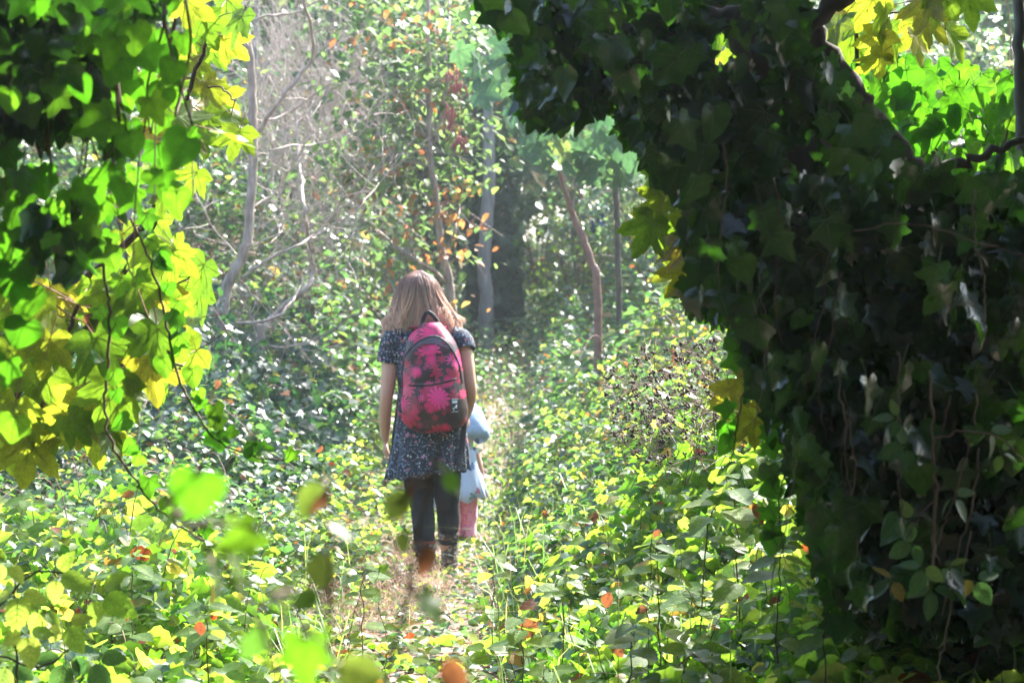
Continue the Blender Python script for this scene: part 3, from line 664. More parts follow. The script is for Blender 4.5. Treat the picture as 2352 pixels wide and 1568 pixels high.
for A, side, n_ in ((LA, -1, [.075, .070, .066, .063]), (RA, 1, [.072, .068, .064, .061])):
    b = MB(); sh = Vector((side * .13 - .006, 0, w(0, 778).z)); top = A[0] + Vector((side * -.005, 0, .01))
    e = w(893, 832, 0) if side < 0 else w(1067, 803, -.02)
    P = smooth_path([sh, top, (top + e) / 2 + Vector((side * .006, 0, 0)), e], 5); rr = np.interp(np.linspace(0, 3, len(P)), range(4), n_)
    b.tube(P, list(rr), 26, cap=False); o = b.build('sleeve', M['dress'], woman, False)
    so = o.modifiers.new('t', 'SOLIDIFY'); so.thickness = .003

# hair: a thick fall of single locks over an inner shell
b = MB(); hx = hc.x
def hair_r(z):   # half widths of the hair at height z and its middle
    t = [w(0, y).z for y in (757, 735, 710, 680, 650, 632, 619)]
    ax = np.interp(z, t, [.150, .162, .143, .123, .100, .070, .01]); cx = np.interp(z, t, [hx + .028, hx + .025, hx + .014, hx + .004, hx, hx, hx])
    ay = np.interp(z, t, [.085, .10, .112, .118, .110, .08, .01]); return ax, ay, cx
shell = [(float(hair_r(z)[2]), hc.y - .012 - .0 * z, z, float(hair_r(z)[0]) * .86, float(hair_r(z)[1]) * .86) for z in np.linspace(w(0, 726).z, w(0, 621).z, 14)]
b.loft(shell, 30); sh_v = np.array(b.V)
HV = [tuple(v) for v in b.V]; HF = list(b.F); along = [float(np.clip((w(0, 640).z - v[2]) / .26, 0, 1)) for v in b.V]; hr = [.1] * len(HV)
zt = w(0, 619).z
NC = 130
ca = U(-math.pi - .55, .55, NC); cz = 757 + 14 * np.abs(np.cos(ca)) + 8 * np.sin(ca * 7) + U(-26, 14, NC); cw = U(.004, .016, NC); cp_ = U(0, 6.3, NC); cd = U(-.22, .22, NC); co_ = U(-.02, .075, NC) * np.abs(np.cos(ca)) ** .5; cl = U(.93, 1.07, NC); cc_ = U(-.3, .9, NC)
for i in range(2100):
    c_ = int(R.integers(NC)); jit = R.normal(0, .10); zend = w(0, cz[c_] + U(-5, 5)).z; st = U(0, .35) ** 1.3; lay = cl[c_] * U(.97, 1.03); P = []; m_ = 10; ph = R.normal(0, .25)
    for q in range(m_):
        tt = st + (1 - st) * q / (m_ - 1); z = zt - (zt - zend) * (tt ** 1.15)
        ax, ay, cx = hair_r(z); a = ca[c_] + jit * (1 - .75 * tt) + cd[c_] * tt
        k2 = max(0, tt - .45) / .55; sd = 1 if math.cos(a) > 0 else -1
        P.append(Vector((cx + ax * lay * math.cos(a) + cw[c_] * math.sin(8 * tt + cp_[c_] + ph) * (.3 + k2) + co_[c_] * k2 ** 2 * sd, hc.y - .012 + ay * lay * math.sin(a) - .025 * k2 + cw[c_] * .6 * math.cos(8 * tt + cp_[c_]) * k2, z + .022 * cc_[c_] * max(0, tt - .8) / .2 * max(0, tt - .8) / .2)))
    t = MB(); t.tube(P, [.0021] * (m_ - 4) + [.0019, .0016, .0012, .0005], 3, cap=False)
    n0 = len(HV); HV += [tuple(v) for v in t.V]; HF += [tuple(x + n0 for x in f) for f in t.F]
    rv = float(np.clip(.5 + .32 * math.sin(cp_[c_] * 3) + R.normal(0, .15), 0, 1)); hr += [rv] * len(t.V); along += [float(np.clip(st + (1 - st) * (j // 3) / (m_ - 1) + U(-.03, .03), 0, 1)) for j in range(len(t.V))]
for i in range(260):   # fly-away locks and curls on the shoulders
    side = -1 if R.random() < .5 else 1; z0 = w(0, U(690, 740)).z; ax, ay, cx = hair_r(z0); a0 = -math.pi / 2 + side * U(.5, 1.5)
    p0 = Vector((cx + ax * math.cos(a0), hc.y - .012 + ay * math.sin(a0), z0)); cr = U(.012, .03); P = []
    for q in range(12):
        tt = q / 11; P.append(p0 + Vector((side * (.05 * tt + cr * math.sin(4.5 * tt) * tt), -.04 * tt + .01 * math.sin(6 * tt), -.085 * tt + cr * (1 - math.cos(5 * tt)) * tt * .8)))
    t = MB(); t.tube(P, [.0016] * 8 + [.0014, .0011, .0008, .0004], 3, cap=False)
    n0 = len(HV); HV += [tuple(v) for v in t.V]; HF += [tuple(x + n0 for x in f) for f in t.F]; hr += [U(.4, 1)] * len(t.V); along += [.7 + .3 * (j // 3) / 11 for j in range(len(t.V))]
me = bpy.data.meshes.new('hair'); me.from_pydata(HV, [], HF); me.materials.append(M['hair'])
me.polygons.foreach_set('use_smooth', np.full(len(me.polygons), True))
for k_, a_ in (('along', along), ('rnd', hr)):
    at = me.attributes.new(k_, 'FLOAT', 'POINT'); at.data.foreach_set('value', np.asarray(a_, np.float32))
link('hair', me, woman, False)

# rucksack
pack = empty('backpack', woman.location, 'dark rucksack printed with hot pink flowers on the walker\'s back', 'backpack')
KZ = [w(0, y).z for y in (986, 978, 962, 935, 900, 850, 810, 785, 765, 748, 738)]
KW = [.085, .140, .168, .175, .170, .160, .148, .132, .105, .07, .05]; KC = [.035, .035, .036, .035, .030, .024, .02, .016, .014, .015, .015]
KD = [.10, .155, .185, .195, .19, .175, .155, .135, .11, .08, .06]
def pk(z): return np.interp(z, KZ, KW), np.interp(z, KZ, KC), np.interp(z, KZ, KD)
Y0 = -.095
def surf(x, z, off=0.0):
    hw, cx, D = pk(z); u = min(.999, abs((x - cx) / hw)); return Vector((x, Y0 - D * (1 - u ** 3.2) ** (1 / 3.2) * .92 - off, z))
b = MB(); k = 48; V = []
zs = np.linspace(KZ[0], KZ[-1], 34)
for z in zs:
    hw, cx, D = pk(z)
    for j in range(k):
        a = 2 * math.pi * j / k; c, s_ = math.cos(a), math.sin(a); e = 2 / 3.2
        x = math.copysign(abs(c) ** e, c) * hw; y = math.copysign(abs(s_) ** e, s_)
        y = y * D * .92 if y < 0 else y * .03
        wr = .004 * math.sin(z * 60 + x * 25) * math.sin(x * 40 + 1) + .004 * math.sin(z * 31 - x * 44)
        V.append((cx + x * (1 + wr), Y0 + y + (wr if y < 0 else 0), z + (.006 * math.sin(x * 30) if z == zs[0] else 0)))
n = len(zs); F = [(i * k + j, i * k + (j + 1) % k, (i + 1) * k + (j + 1) % k, (i + 1) * k + j) for i in range(n - 1) for j in range(k)]
F += [tuple(range(k - 1, -1, -1)), tuple((n - 1) * k + j for j in range(k))]
b.add(V, F); o = b.build('pack_bag', M['pack'], pack, False)
def on_pack(pl, off=.006, nn=8): return [surf(p.x, p.z, off) for p in smooth_path([w(*q) for q in pl], nn)]
def zip_line(name, pl, r, off=.004, par=pack):
    b = MB(); b.tube(on_pack(pl, off), r, 8, flat=.55); return b.build(name, M['web'], par, False)
zip_line('main_zip', [(928, 905), (929, 850), (936, 812), (958, 786), (985, 771), (1010, 770), (1035, 790), (1056, 830), (1064, 875)], .0065)
mp_ = MB(); top = [(952, 793), (972, 777), (993, 771), (1012, 771), (1030, 784)]; bot = [(948, 802), (970, 789), (993, 785), (1014, 788), (1036, 797)]
A_ = on_pack(top, .005); B_ = on_pack(bot, .005); V = A_ + B_; mm = len(A_)
mp_.add(V, [(i, i + 1, mm + i + 1, mm + i) for i in range(mm - 1)]); mp_.build('rain_flap', M['packdark'], pack, False)
# front pocket: a slightly raised panel with its zip
fp = MB(); V = []; nu, nv = 20, 14
for i in range(nv + 1):
    for j in range(nu + 1):
        u = j / nu; v = i / nv; xl = w(944 - 6 * v, 0).x; xr = w(1050 + 14 * v, 0).x; zt_ = w(0, 876 - 12 * u).z; zb_ = w(0, 966).z
        bul = .02 * (max(0, math.sin(math.pi * u)) ** .5) * (max(0, math.sin(math.pi * min(1, v * .9 + .02))) ** .6)
        V.append(surf(xl + (xr - xl) * u, zt_ + (zb_ - zt_) * v, .001 + bul))
fp.add(V, [(i * (nu + 1) + j, i * (nu + 1) + j + 1, (i + 1) * (nu + 1) + j + 1, (i + 1) * (nu + 1) + j) for i in range(nv) for j in range(nu)])
fp.build('front_pocket', M['pack'], pack, False)
pz = MB(); P = [surf(p.x, p.z, .012) for p in smooth_path([w(944, 878), (w(985, 878)), w(1020, 872), w(1051, 864)], 8)]; pz.tube(P, .006, 8, flat=.6); pz.build('pocket_zip', M['web'], pack, False)
# woven label with its leaping emblem and a line of print
def quad_on(name, x0, z0, x1, z1, off, mat, par, sk=0.0):
    b = MB(); V = []
    for i in range(5):
        for j in range(5): 
            x = x0 + (x1 - x0) * j / 4 + sk * (i / 4); z = z0 + (z1 - z0) * i / 4; V.append(surf(x, z, off + .02 * max(0, math.sin(math.pi * np.clip((x - w(942, 0).x) / .28, 0, 1))) ** .5 * max(0, math.sin(math.pi * np.clip((w(0, 870).z - z) / .21 * .9, 0, 1))) ** .6))
    b.add(V, [(i * 5 + j, i * 5 + j + 1, (i + 1) * 5 + j + 1, (i + 1) * 5 + j) for i in range(4) for j in range(4)]); return b.build(name, mat, par, False)
l0, l1 = w(1040, 938), w(1057, 908)
lab = quad_on('brand_label', l0.x, l0.z, l1.x, l1.z, .005, M['label'], pack, -.006)
for (a0, a1) in ((0, .06), (.94, 1)): quad_on('label_edge', l0.x + .003, l0.z + (l1.z - l0.z) * a0, l1.x - .003, l0.z + (l1.z - l0.z) * a1, .0065, M['labelw'], lab, -.0)
quad_on('label_print', l0.x + .005, l0.z + .046, l1.x - .008, l0.z + .060, .0065, M['labelw'], lab)
yq = surf((l0.x + l1.x) / 2, (l0.z + l1.z) / 2, .030).y
cat = [(.0, .35), (.18, .42), (.42, .52), (.62, .78), (.78, .95), (.92, .98), (1, .88), (.86, .80), (.74, .66), (.86, .56), (1.0, .50), (.96, .42), (.76, .46), (.56, .40), (.38, .30), (.36, .12), (.52, .02), (.44, -.04), (.26, .06), (.22, .26)]
b = MB(); ox, oz, sx_ = l0.x + .004, l0.z + .010, .026
V = [(ox + a_ * sx_, yq - .002, oz + c_ * sx_) for a_, c_ in cat]; V += [(a_, y_ + .02, c_) for a_, y_, c_ in V]; n = len(cat)
b.add(V, [tuple(range(n)), tuple(range(2 * n - 1, n - 1, -1))] + [(i, (i + 1) % n, n + (i + 1) % n, n + i) for i in range(n)]); b.build('emblem', M['labelw'], lab, False, smooth=False)
# straps, haul loop, hip straps hanging
b = MB(); b.tube(smooth_path([w(972, 744, Y0 - .03), w(976, 726, Y0 - .035), (w(985, 715, Y0 - .035)), w(997, 722, Y0 - .03), w(1010, 741, Y0 - .03)], 6), .011, 8, flat=.3, up=(0, 1, 0)); b.build('haul_loop', M['web'], pack, False)
for s, (x0, x1) in enumerate(((960, 935), (1012, 1035))):
    b = MB(); b.tube(smooth_path([w(x0, 748, Y0 - .01), w(x0 + (x1 - x0) * .6, 752, -.02), w(x1, 775, .10), w(x1 + (-6 if s == 0 else 6), 850, .135), w(x1 + (-12 if s == 0 else 14), 930, .03), w(x1 + (-8 if s == 0 else 20), 955, Y0 - .01)], 6), .024, 8, flat=.2, up=(0, 0, 1)); b.build('shoulder_strap', M['pack'], pack, False)
b = MB(); b.tube(smooth_path([w(918, 905, .03), w(911, 960, .02), w(906, 1000, 0), w(905, 1035, -.02)], 6), .013, 8, flat=.25, up=(0, 1, 0)); b.build('loose_strap', M['web'], pack, False)
b = MB(); b.tube(smooth_path([w(1068, 945, -.07), w(1066, 985, -.1), w(1062, 1030, -.13), w(1052, 1062, -.17)], 6), .016, 8, flat=.25, up=(0, 1, 0)); b.build('loose_strap', M['web'], pack, False)

# the child ahead of her, mostly hidden
CD = 13.4; CS = 5227. / CD; cb = pt(1056, 1262, CD)
def c(px, py, dy=0.0): return Vector(((px - 1056) / CS, dy, (1262 - py) / CS))
kid = empty('person', cb, 'small child in pale blue hat and flowered dress walking ahead of the woman', 'person')
b = MB(); kh = c(1060, 975, .02)
b.ball(kh, .075, .085, .09); b.ball(kh + Vector((0, .035, -.045)), .05, .05, .045); b.tube([kh + Vector((0, .09, -.02)), kh + Vector((0, .105, -.035))], [.008, .012], 8)
for s in (-1, 1): b.ball(kh + Vector((s * .077, .01, -.015)), .010, .016, .022, 8, 6); b.ball(kh + Vector((s * .028, .083, .0)), .012, .009, .008, 8, 6)
b.tube([kh + Vector((0, 0, -.05)), c(1057, 1030)], [.038, .042], 12)
b.loft([(0, 0, c(0, 1125).z, .09, .075), (0, 0, c(0, 1080).z, .095, .08), (0, 0, c(0, 1045).z, .095, .07), (0, 0, c(0, 1025).z, .07, .05)], 18)
for s in (-1, 1):
    limb(b, [Vector((s * .045, 0, c(0, 1120).z)), Vector((s * .046, .03 * s, c(0, 1190).z)), Vector((s * .046, .02 * s, c(0, 1250).z))], [.052, .042, .034], 12)
    A = [Vector((s * .085, 0, c(0, 1040).z)), Vector((s * .115, .03, c(0, 1085).z)), Vector((s * .10, .10, c(0, 1110).z))]
    limb(b, A, [.034, .028, .02], 12); hand(b, A[-1], (0, .8, -.5), (-s, 0, 0), s, .5, .5, 6)
remeshed('body', b, M['skin'], kid, .006, 3)
b = MB(); k = 72; V = []
cp = [(1026, .06, .05), (1036, .098, .07), (1055, .105, .083), (1075, .112, .09), (1100, .132, .105), (1125, .148, .12), (1150, .158, .13)]
for py, rx, ry in cp:
    pl = max(0, (py - 1060) / 90.)
    for j in range(k):
        a = 2 * math.pi * j / k; f = 1 + pl * (.05 * math.sin(9 * a) + .03 * math.sin(14 * a + 1)); V.append((rx * f * math.cos(a), ry * f * math.sin(a), c(0, py).z - .012 * pl * math.sin(9 * a) + .03 * pl * math.cos(a)))
b.add(V, [(i * k + j, i * k + (j + 1) % k, (i + 1) * k + (j + 1) % k, (i + 1) * k + j) for i in range(len(cp) - 1) for j in range(k)])
o = b.build('dress', M['cdress'], kid, False); so = o.modifiers.new('t', 'SOLIDIFY'); so.thickness = .003
for s in (-1, 1):
    b = MB(); b.tube(smooth_path([Vector((s * .062, 0, c(0, 1034).z)), Vector((s * .092, .015, c(0, 1056).z)), Vector((s * .108, .035, c(0, 1086).z)), Vector((s * .102, .08, c(0, 1104).z))], 5), list(np.linspace(.042, .026, 16)), 18, cap=False); b.build('sleeve', M['ctop'], kid, False)
    b = MB(); x0 = s * .045
    b.tube(smooth_path([Vector((x0, 0, c(0, 1125).z)), Vector((x0, .03 * s, c(0, 1190).z)), Vector((x0, .02 * s, c(0, 1235).z))], 6), [.06] * 7 + [.052] * 6, 18); b.build('legging', M['pink'], kid, False)
    b = MB(); zb = c(0, 1262).z
    b.loft([(x0, .02 * s + .03, zb, .036, .075), (x0, .02 * s + .03, zb + .02, .038, .077), (x0, .02 * s + .02, zb + .045, .038, .055), (x0, .02 * s, zb + .07, .04, .045), (x0, .02 * s, zb + .10, .046, .048)], 18); b.build('boot', M['pink'], kid, False)
# soft sun hat: domed crown, drooping brim and neck flap
b = MB(); k = 48; V = []
for i, (dz, r) in enumerate(((.112, .004), (.108, .035), (.094, .066), (.068, .094), (.036, .115), (.0, .130), (-.035, .142), (-.066, .149), (-.092, .146), (-.112, .128), (-.118, .09))):
    for j in range(k):
        a = 2 * math.pi * j / k; brim = max(0, (i - 4) / 5); f = 1 + brim * (.05 * math.sin(3 * a + 1) + .035 * math.sin(7 * a) + .03 * math.sin(4 * a + i)) + .012 * math.sin(5 * a + i * .7)
        V.append((r * f * math.cos(a), r * f * math.sin(a), dz - brim * (.016 * math.sin(2 * a + .6) + .010 * math.sin(5 * a))))
b.add([Vector(v) + kh + Vector((.008, 0, .035)) for v in V], [(i * k + j, i * k + (j + 1) % k, (i + 1) * k + (j + 1) % k, (i + 1) * k + j) for i in range(10) for j in range(k)])
o2 = MB(); o2.loft([(.006, .0, c(0, 1042).z, .085, .06), (.006, 0, c(0, 1026).z, .072, .06), (.008, 0, c(0, 1012).z, .072, .07), (.008, 0, c(0, 1000).z, .10, .095), (.008, 0, c(0, 985).z, .12, .115)], 24, False); hf = o2.build('hood_neck', M['ctop'], kid, False)
o = b.build('hat', M['hat'], kid, False); so = o.modifiers.new('t', 'SOLIDIFY'); so.thickness = .003
# ------------------------------------------------------------------ trees and saplings
def trunk_px(mb, L, d, r_px, n=6, k=12, jit=.004):
    """a limb through picture spots (px, py[, dd]) at distance d; r_px radii in picture pixels"""
    P = [pt(q[0], q[1], d + (q[2] if len(q) > 2 else 0)) for q in L]; Q = smooth_path(P, n)
    rr = np.interp(np.linspace(0, len(P) - 1, len(Q)), range(len(P)), np.interp(np.linspace(0, 1, len(P)), np.linspace(0, 1, len(r_px)), r_px)) * d / 5227.
    rr = rr * (1 + R.normal(0, .05, len(rr))); mb.tube(wob(Q, jit), list(rr), k); return Q
def twigs(mb, Q, n, length, r, up=.3, sub=2, k=5):
    """side twigs off a path"""
    ends = []
    for i in range(n):
        j = int(U(.15, .98) * (len(Q) - 1)); p = Q[j]; t = (Q[min(j + 1, len(Q) - 1)] - Q[max(j - 1, 0)]).normalized()
        d = Vector(R.normal(0, 1, 3)); d = (d - t * d.dot(t)).normalized() * .8 + t * U(.1, .9) + Vector((0, 0, up)); d.normalize(); L = length * U(.4, 1.2)
        P = [p]
        for s in range(5): d = (d + Vector(R.normal(0, .16, 3)) + Vector((0, 0, up * .15))).normalized(); P.append(P[-1] + d * L / 5)
        mb.tube(P, list(np.linspace(r, r * .35, 6)), k, cap=False); ends.append(P)
        for q in range(sub):
            m = int(U(1, 5)); d2 = (d + Vector(R.normal(0, .6, 3))).normalized(); P2 = [P[m]]
            for s in range(3): d2 = (d2 + Vector(R.normal(0, .2, 3))).normalized(); P2.append(P2[-1] + d2 * L * .18)
            mb.tube(P2, list(np.linspace(r * .5, r * .2, 4)), 4, cap=False); ends.append(P2)
    return ends
def base_of(px, py, d): p = pt(px, py, d); return (p.x, d, float(ground_z(p.x, d)))
def down(L, d, z=None):
    """adds the hidden foot of a trunk: the last spot carried down to the ground"""
    p = pt(L[-1][0], L[-1][1], d); return p, Vector((p.x, p.y, float(ground_z(p.x, p.y)) - .1))
def simple_trunk(name, label, L, d, r_px, mat, cat='tree', sides=12):
    root = empty(name, base_of(L[-1][0], L[-1][1], d), label, cat)
    mb = MB(); P = [pt(q[0], q[1], d) for q in L]; foot = Vector(root.location) - Vector((0, 0, .1))
    if P[-1].z > foot.z + .05: P.append(Vector((P[-1].x + .01, P[-1].y, foot.z)))
    Q = smooth_path(P, 6); rr = np.interp(np.linspace(0, 1, len(Q)), np.linspace(0, 1, len(r_px)), r_px) * d / 5227.
    mb.tube(wob(Q, .003), list(rr), sides); mb.build('trunk', mat, root); return root, Q

# bare pale sapling left of the walker
t1, Q1 = simple_trunk('bare_tree', 'tall bare sapling with crooked pale trunk and leafless side branches', [(545, -60), (553, 20), (572, 110), (578, 200), (582, 300), (580, 400), (574, 480), (566, 560), (542, 615), (520, 665), (510, 740), (502, 820), (492, 900), (478, 950)], 16, [7, 9, 11, 11, 13, 14, 15, 17], M['bark'], sides=14)
br = [([(582, 320), (640, 230), (720, 130), (700, 0), (690, -60)], [6, 5, 4, 3]), ([(586, 275), (620, 275), (680, 250), (760, 190)], [3, 2.5, 2, 1.2]), ([(560, 60), (600, 40), (680, 30), (760, -20)], [4, 3, 2.5, 2]), ([(556, 35), (540, 10), (520, -40)], [4, 4, 3]), ([(572, 110), (545, 70), (520, 60)], [3, 2, 1.5]),
      ([(552, 640), (610, 600), (690, 560), (740, 530), (800, 430)], [4, 3.5, 3, 2, 1]), ([(515, 745), (580, 740), (650, 720), (700, 640), (720, 600)], [4, 3.5, 3, 2, 1]), ([(580, 420), (640, 450), (650, 520), (620, 560)], [2, 1.5, 1.2, .8]), ([(690, 560), (760, 520), (830, 470), (870, 420)], [2.2, 1.8, 1.4, .8]), ([(582, 360), (640, 340), (730, 330), (820, 300)], [2.5, 2, 1.5, .8]), ([(575, 480), (640, 430), (700, 330), (720, 230)], [2.5, 2, 1.6, .8]), ([(540, 630), (600, 700), (680, 790), (700, 830)], [2, 1.8, 1.4, .8]), ([(508, 790), (470, 770), (400, 790), (330, 830)], [2, 1.5, 1.2, .8]), ([(555, 590), (500, 540), (460, 470), (440, 400)], [2.2, 1.8, 1.2, .8]), ([(578, 200), (530, 160), (470, 150)], [2, 1.5, 1])]
for L, r in br:
    mb = MB(); q = trunk_px(mb, [(a, b_, U(-.25, .25) * i) for i, (a, b_) in enumerate(L)], 16, r, 5, 7, .006); twigs(mb, q, 7, .4, .0035, .15, 2); mb.build('branch', M['twig'], t1)
# second small crooked sapling
t2, Q2 = simple_trunk('crooked_sapling', 'thin dead sapling with forked bent stem behind the bare trunk', [(598, 745), (600, 790), (592, 850), (588, 930), (590, 1000)], 16.6, [9, 10, 10, 12, 13], M['bark'])
for L, r in (([(598, 760), (640, 715), (700, 665), (718, 630), (710, 560), (700, 480), (692, 400), (684, 330), (680, 250)], [7, 7, 6, 5, 4, 3.5, 3, 2]), ([(598, 765), (570, 710), (545, 660)], [3, 2.5, 2]), ([(598, 770), (640, 800), (720, 780), (790, 740), (840, 700)], [3, 2.5, 2, 1.2]), ([(710, 560), (760, 500), (830, 440), (860, 380)], [3, 2.5, 2, 1])):
    mb = MB(); q = trunk_px(mb, [(a, b_, U(-.15, .15) * i) for i, (a, b_) in enumerate(L)], 16.6, r, 5, 8, .006); twigs(mb, q, 6, .35, .0035, .15, 2); mb.build('branch', M['twig'], t2)
for nm, lb, L, d, r, m_ in (('ivied_stem', 'short ivy-footed stem at the left edge of the ivy mound', [(375, 640), (380, 760), (392, 860), (385, 960)], 15.2, [8, 9, 10, 11], M['bark']),
                        ('grey_pole_tree', 'straight slim grey trunk behind the bare sapling', [(592, -80), (588, 60), (583, 200), (575, 330), (560, 470)], 22, [6, 7, 7, 8], M['greybark']),
                        ('slanting_stem', 'thin leaning trunk low among the yellow sycamore leaves', [(330, 330), (300, 480), (262, 640), (230, 800)], 17, [6, 7, 7, 8], M['greybark'])):
    simple_trunk(nm, lb, L, d, r, m_)

def crown(root, name, tmpl, P, mat, size, up=(0, -.3, .8), tilt=.6, droop=.6, rnd=None, **kw):
    m = len(P); o = scatter(name, tmpl, P, flat_dirs(m, droop), rand_dirs(m, up, tilt), U(size[0], size[1], m), mat, root, rnd, **kw)
    o['kind'] = 'stuff'; return o
def clumped(c, rad, n, nc=18, spread=.32):
    """leaf spots in loose clumps inside an ellipsoid"""
    d = R.normal(0, 1, (nc, 3)); d /= np.linalg.norm(d, axis=1, keepdims=True); cc = d * (U(.35, 1, nc) ** .6)[:, None]
    k = R.integers(0, nc, n); p = cc[k] + R.normal(0, spread, (n, 3)) * U(.5, 1.1, nc)[k][:, None]
    return np.asarray(c) + p * np.asarray(rad)

# rust-leaved tree straight ahead, forked
t3, Q3 = simple_trunk('rusty_leaved_tree', 'young tree with orange-brown edged leaves behind the walker\'s head', [(984, -60), (984, 100), (986, 200), (985, 300), (990, 380), (1002, 460), (1012, 560), (1030, 640), (1036, 700), (1038, 740)], 18, [4, 6, 7, 8, 10, 12, 12], M['bark'])
rb = [([(1000, 330), (1018, 240), (1028, 120), (1030, -40)], [5, 4, 4, 3]), ([(1025, 650), (985, 615), (930, 580), (870, 535), (830, 500)], [6, 5, 4, 3]), ([(1020, 600), (1045, 530), (1060, 450), (1075, 400)], [3, 2.5, 2, 1]), ([(985, 330), (930, 250), (880, 190), (800, 150)], [4, 3, 2, 1]), ([(990, 380), (900, 370), (840, 380), (770, 390)], [3, 2.5, 2, 1]), ([(985, 200), (1080, 150), (1150, 100)], [3, 2, 1]), ([(984, 120), (900, 60), (820, 20)], [3, 2, 1]), ([(1004, 470), (940, 430), (860, 420)], [3, 2, 1])]
tips = []
for L, r in rb:
    mb = MB(); q = trunk_px(mb, [(a, b_, U(-.3, .3) * i) for i, (a, b_) in enumerate(L)], 18, r, 5, 8, .008); e = twigs(mb, q, 6, .5, .004, .1, 2); mb.build('branch', M['bark'], t3); tips += [p[-1] for p in e] + q[3:]
tips = np.array(tips); n = 3000; P = tips[R.integers(0, len(tips), n)] + R.normal(0, .17, (n, 3)); P[:, 1] += .12; P = P[(P[:, 2] > pt(0, 440, 18).z) | (R.random(n) < .25)]; tq = np.array(Q3); P = P[~((np.abs(P[:, 0] - np.interp(-P[:, 2], -tq[:, 2], tq[:, 0])) < .10) & (P[:, 1] < 18.2) & (P[:, 2] < pt(0, 200, 18).z))]
crown(t3, 'crown', L_OV3, P, M['rust'], (.05, .12), (0, -.15, 1), .3, .5)
for px, py in ((940, 520), (1045, 500), (955, 475), (1050, 560), (900, 395), (815, 445), (1030, 440), (880, 340), (1000, 590), (930, 90), (900, 230), (790, 400), (960, 30), (1010, 690)):   # rust-red dying sprays
    c_ = np.array(pt(px, py, 17.8)); n = 15; crown(t3, 'rusty_spray', L_OV3, c_ + R.normal(0, 1, (n, 3)) * (.20, .14, .045), M['rust'], (.05, .1), (0, -.4, 1), .4, .8, rnd=U(.935, .985, n))
# hanging seed bunches
sb = empty('seed_bunch', pt(1050, 190, 17.5), 'pinkish red bunches of hanging winged seeds above the path', 'seed bunch')
for (a, b_, n) in ((1048, 195, 16), (1030, 255, 18), (1038, 285, 16), (1058, 315, 22), (1042, 160, 8)):
    mb = MB(); c_ = pt(a, b_, 17.5)
    for i in range(n):
        p = c_ + Vector(R.normal(0, 1, 3)) * .03; L = U(.05, .10); dd = Vector((R.normal(0, .35), R.normal(0, .35), -1)).normalized()
        mb.tube([p, p + dd * L * .35, p + dd * L * .8, p + dd * L], [.004, .012, .010, .003], 5, flat=.4)
    mb.tube([c_ + Vector((0, 0, .2)), c_], .003, 4); mb.build('seed_tassel', M['redseed'], sb)
# grey trunk beside the dark gap
t4, Q4 = simple_trunk('grey_tree', 'smooth grey trunk standing in the dark gap past the path', [(1118, 80), (1120, 250), (1124, 380), (1122, 450), (1115, 540), (1112, 620), (1118, 680), (1116, 720)], 24, [10, 13, 15, 15, 16, 20], M['greybark'], sides=16)
n = 1100; P = np.stack([U(-.5, .08, n), U(-.3, .4, n), U(0, 2.2, n)], 1) * (1, 1, 1) + np.array((t4.location.x + .28, 24.5, t4.location.z))
P = P[(np.abs(P[:, 0] - t4.location.x) > .05) | (P[:, 1] > 24.2)]
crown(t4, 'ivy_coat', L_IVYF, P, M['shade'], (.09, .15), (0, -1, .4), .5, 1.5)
n = 2200; P = clumped((t4.location.x, 24.3, t4.location.z + 4.6), (2.0, 1.2, 1.5), n, 22); crown(t4, 'crown', L_OV2, P, M['tree'], (.08, .14), (0, -.4, .8), .5, .8)
# sycamore saplings right of the path, blue-green leaves
t5, Q5 = simple_trunk('sycamore_sapling', 'leaning brown sapling with large blue-green lobed leaves', [(1262, 150), (1278, 280), (1285, 380), (1298, 440), (1318, 500), (1340, 550), (1358, 605), (1372, 660)], 17, [4, 6, 7, 9, 9, 10], M['cane'])
t6, Q6 = simple_trunk('sycamore_sapling', 'upright olive-brown stem just under the hanging dark ivy', [(1398, 60), (1404, 200), (1408, 260), (1410, 330), (1416, 450), (1420, 600)], 18, [6, 7, 7, 7], M['darkbark'])
def big_leaves(root, kind, Q, spots, d, size, ang=(-60, 60), face=(0, -.9, .6), fs=.35):
    for px, py in spots: leaf_px(kind, root, px + U(-8, 8), py + U(-8, 8), d + U(-.5, .5), U(*size), U(*ang), face, fs)
sp5 = sample_poly([(1060, 130), (1180, 90), (1260, 180), (1330, 250), (1480, 330), (1470, 420), (1340, 430), (1220, 340), (1140, 260)], 105)
big_leaves(t5, 'sycb', Q5, sp5, 16.8, (36, 62), (-90, 90), (0, -.6, .8), .6)
sp6 = sample_poly([(1380, 300), (1500, 300), (1500, 420), (1400, 420)], 22); big_leaves(t6, 'sycb', Q6, sp6, 17.4, (36, 58))
mb = MB()
for i in range(26):
    a = sp5[int(R.integers(len(sp5)))]; q = Q5[int(R.integers(0, len(Q5) // 2))]; e = pt(a[0], a[1], 16.9); mb.tube(smooth_path([q, (q + e) / 2 + Vector((0, 0, .12)), e], 4), list(np.linspace(.007, .002, 9)), 5, cap=False)
mb.build('branchlet', M['twig'], t5)

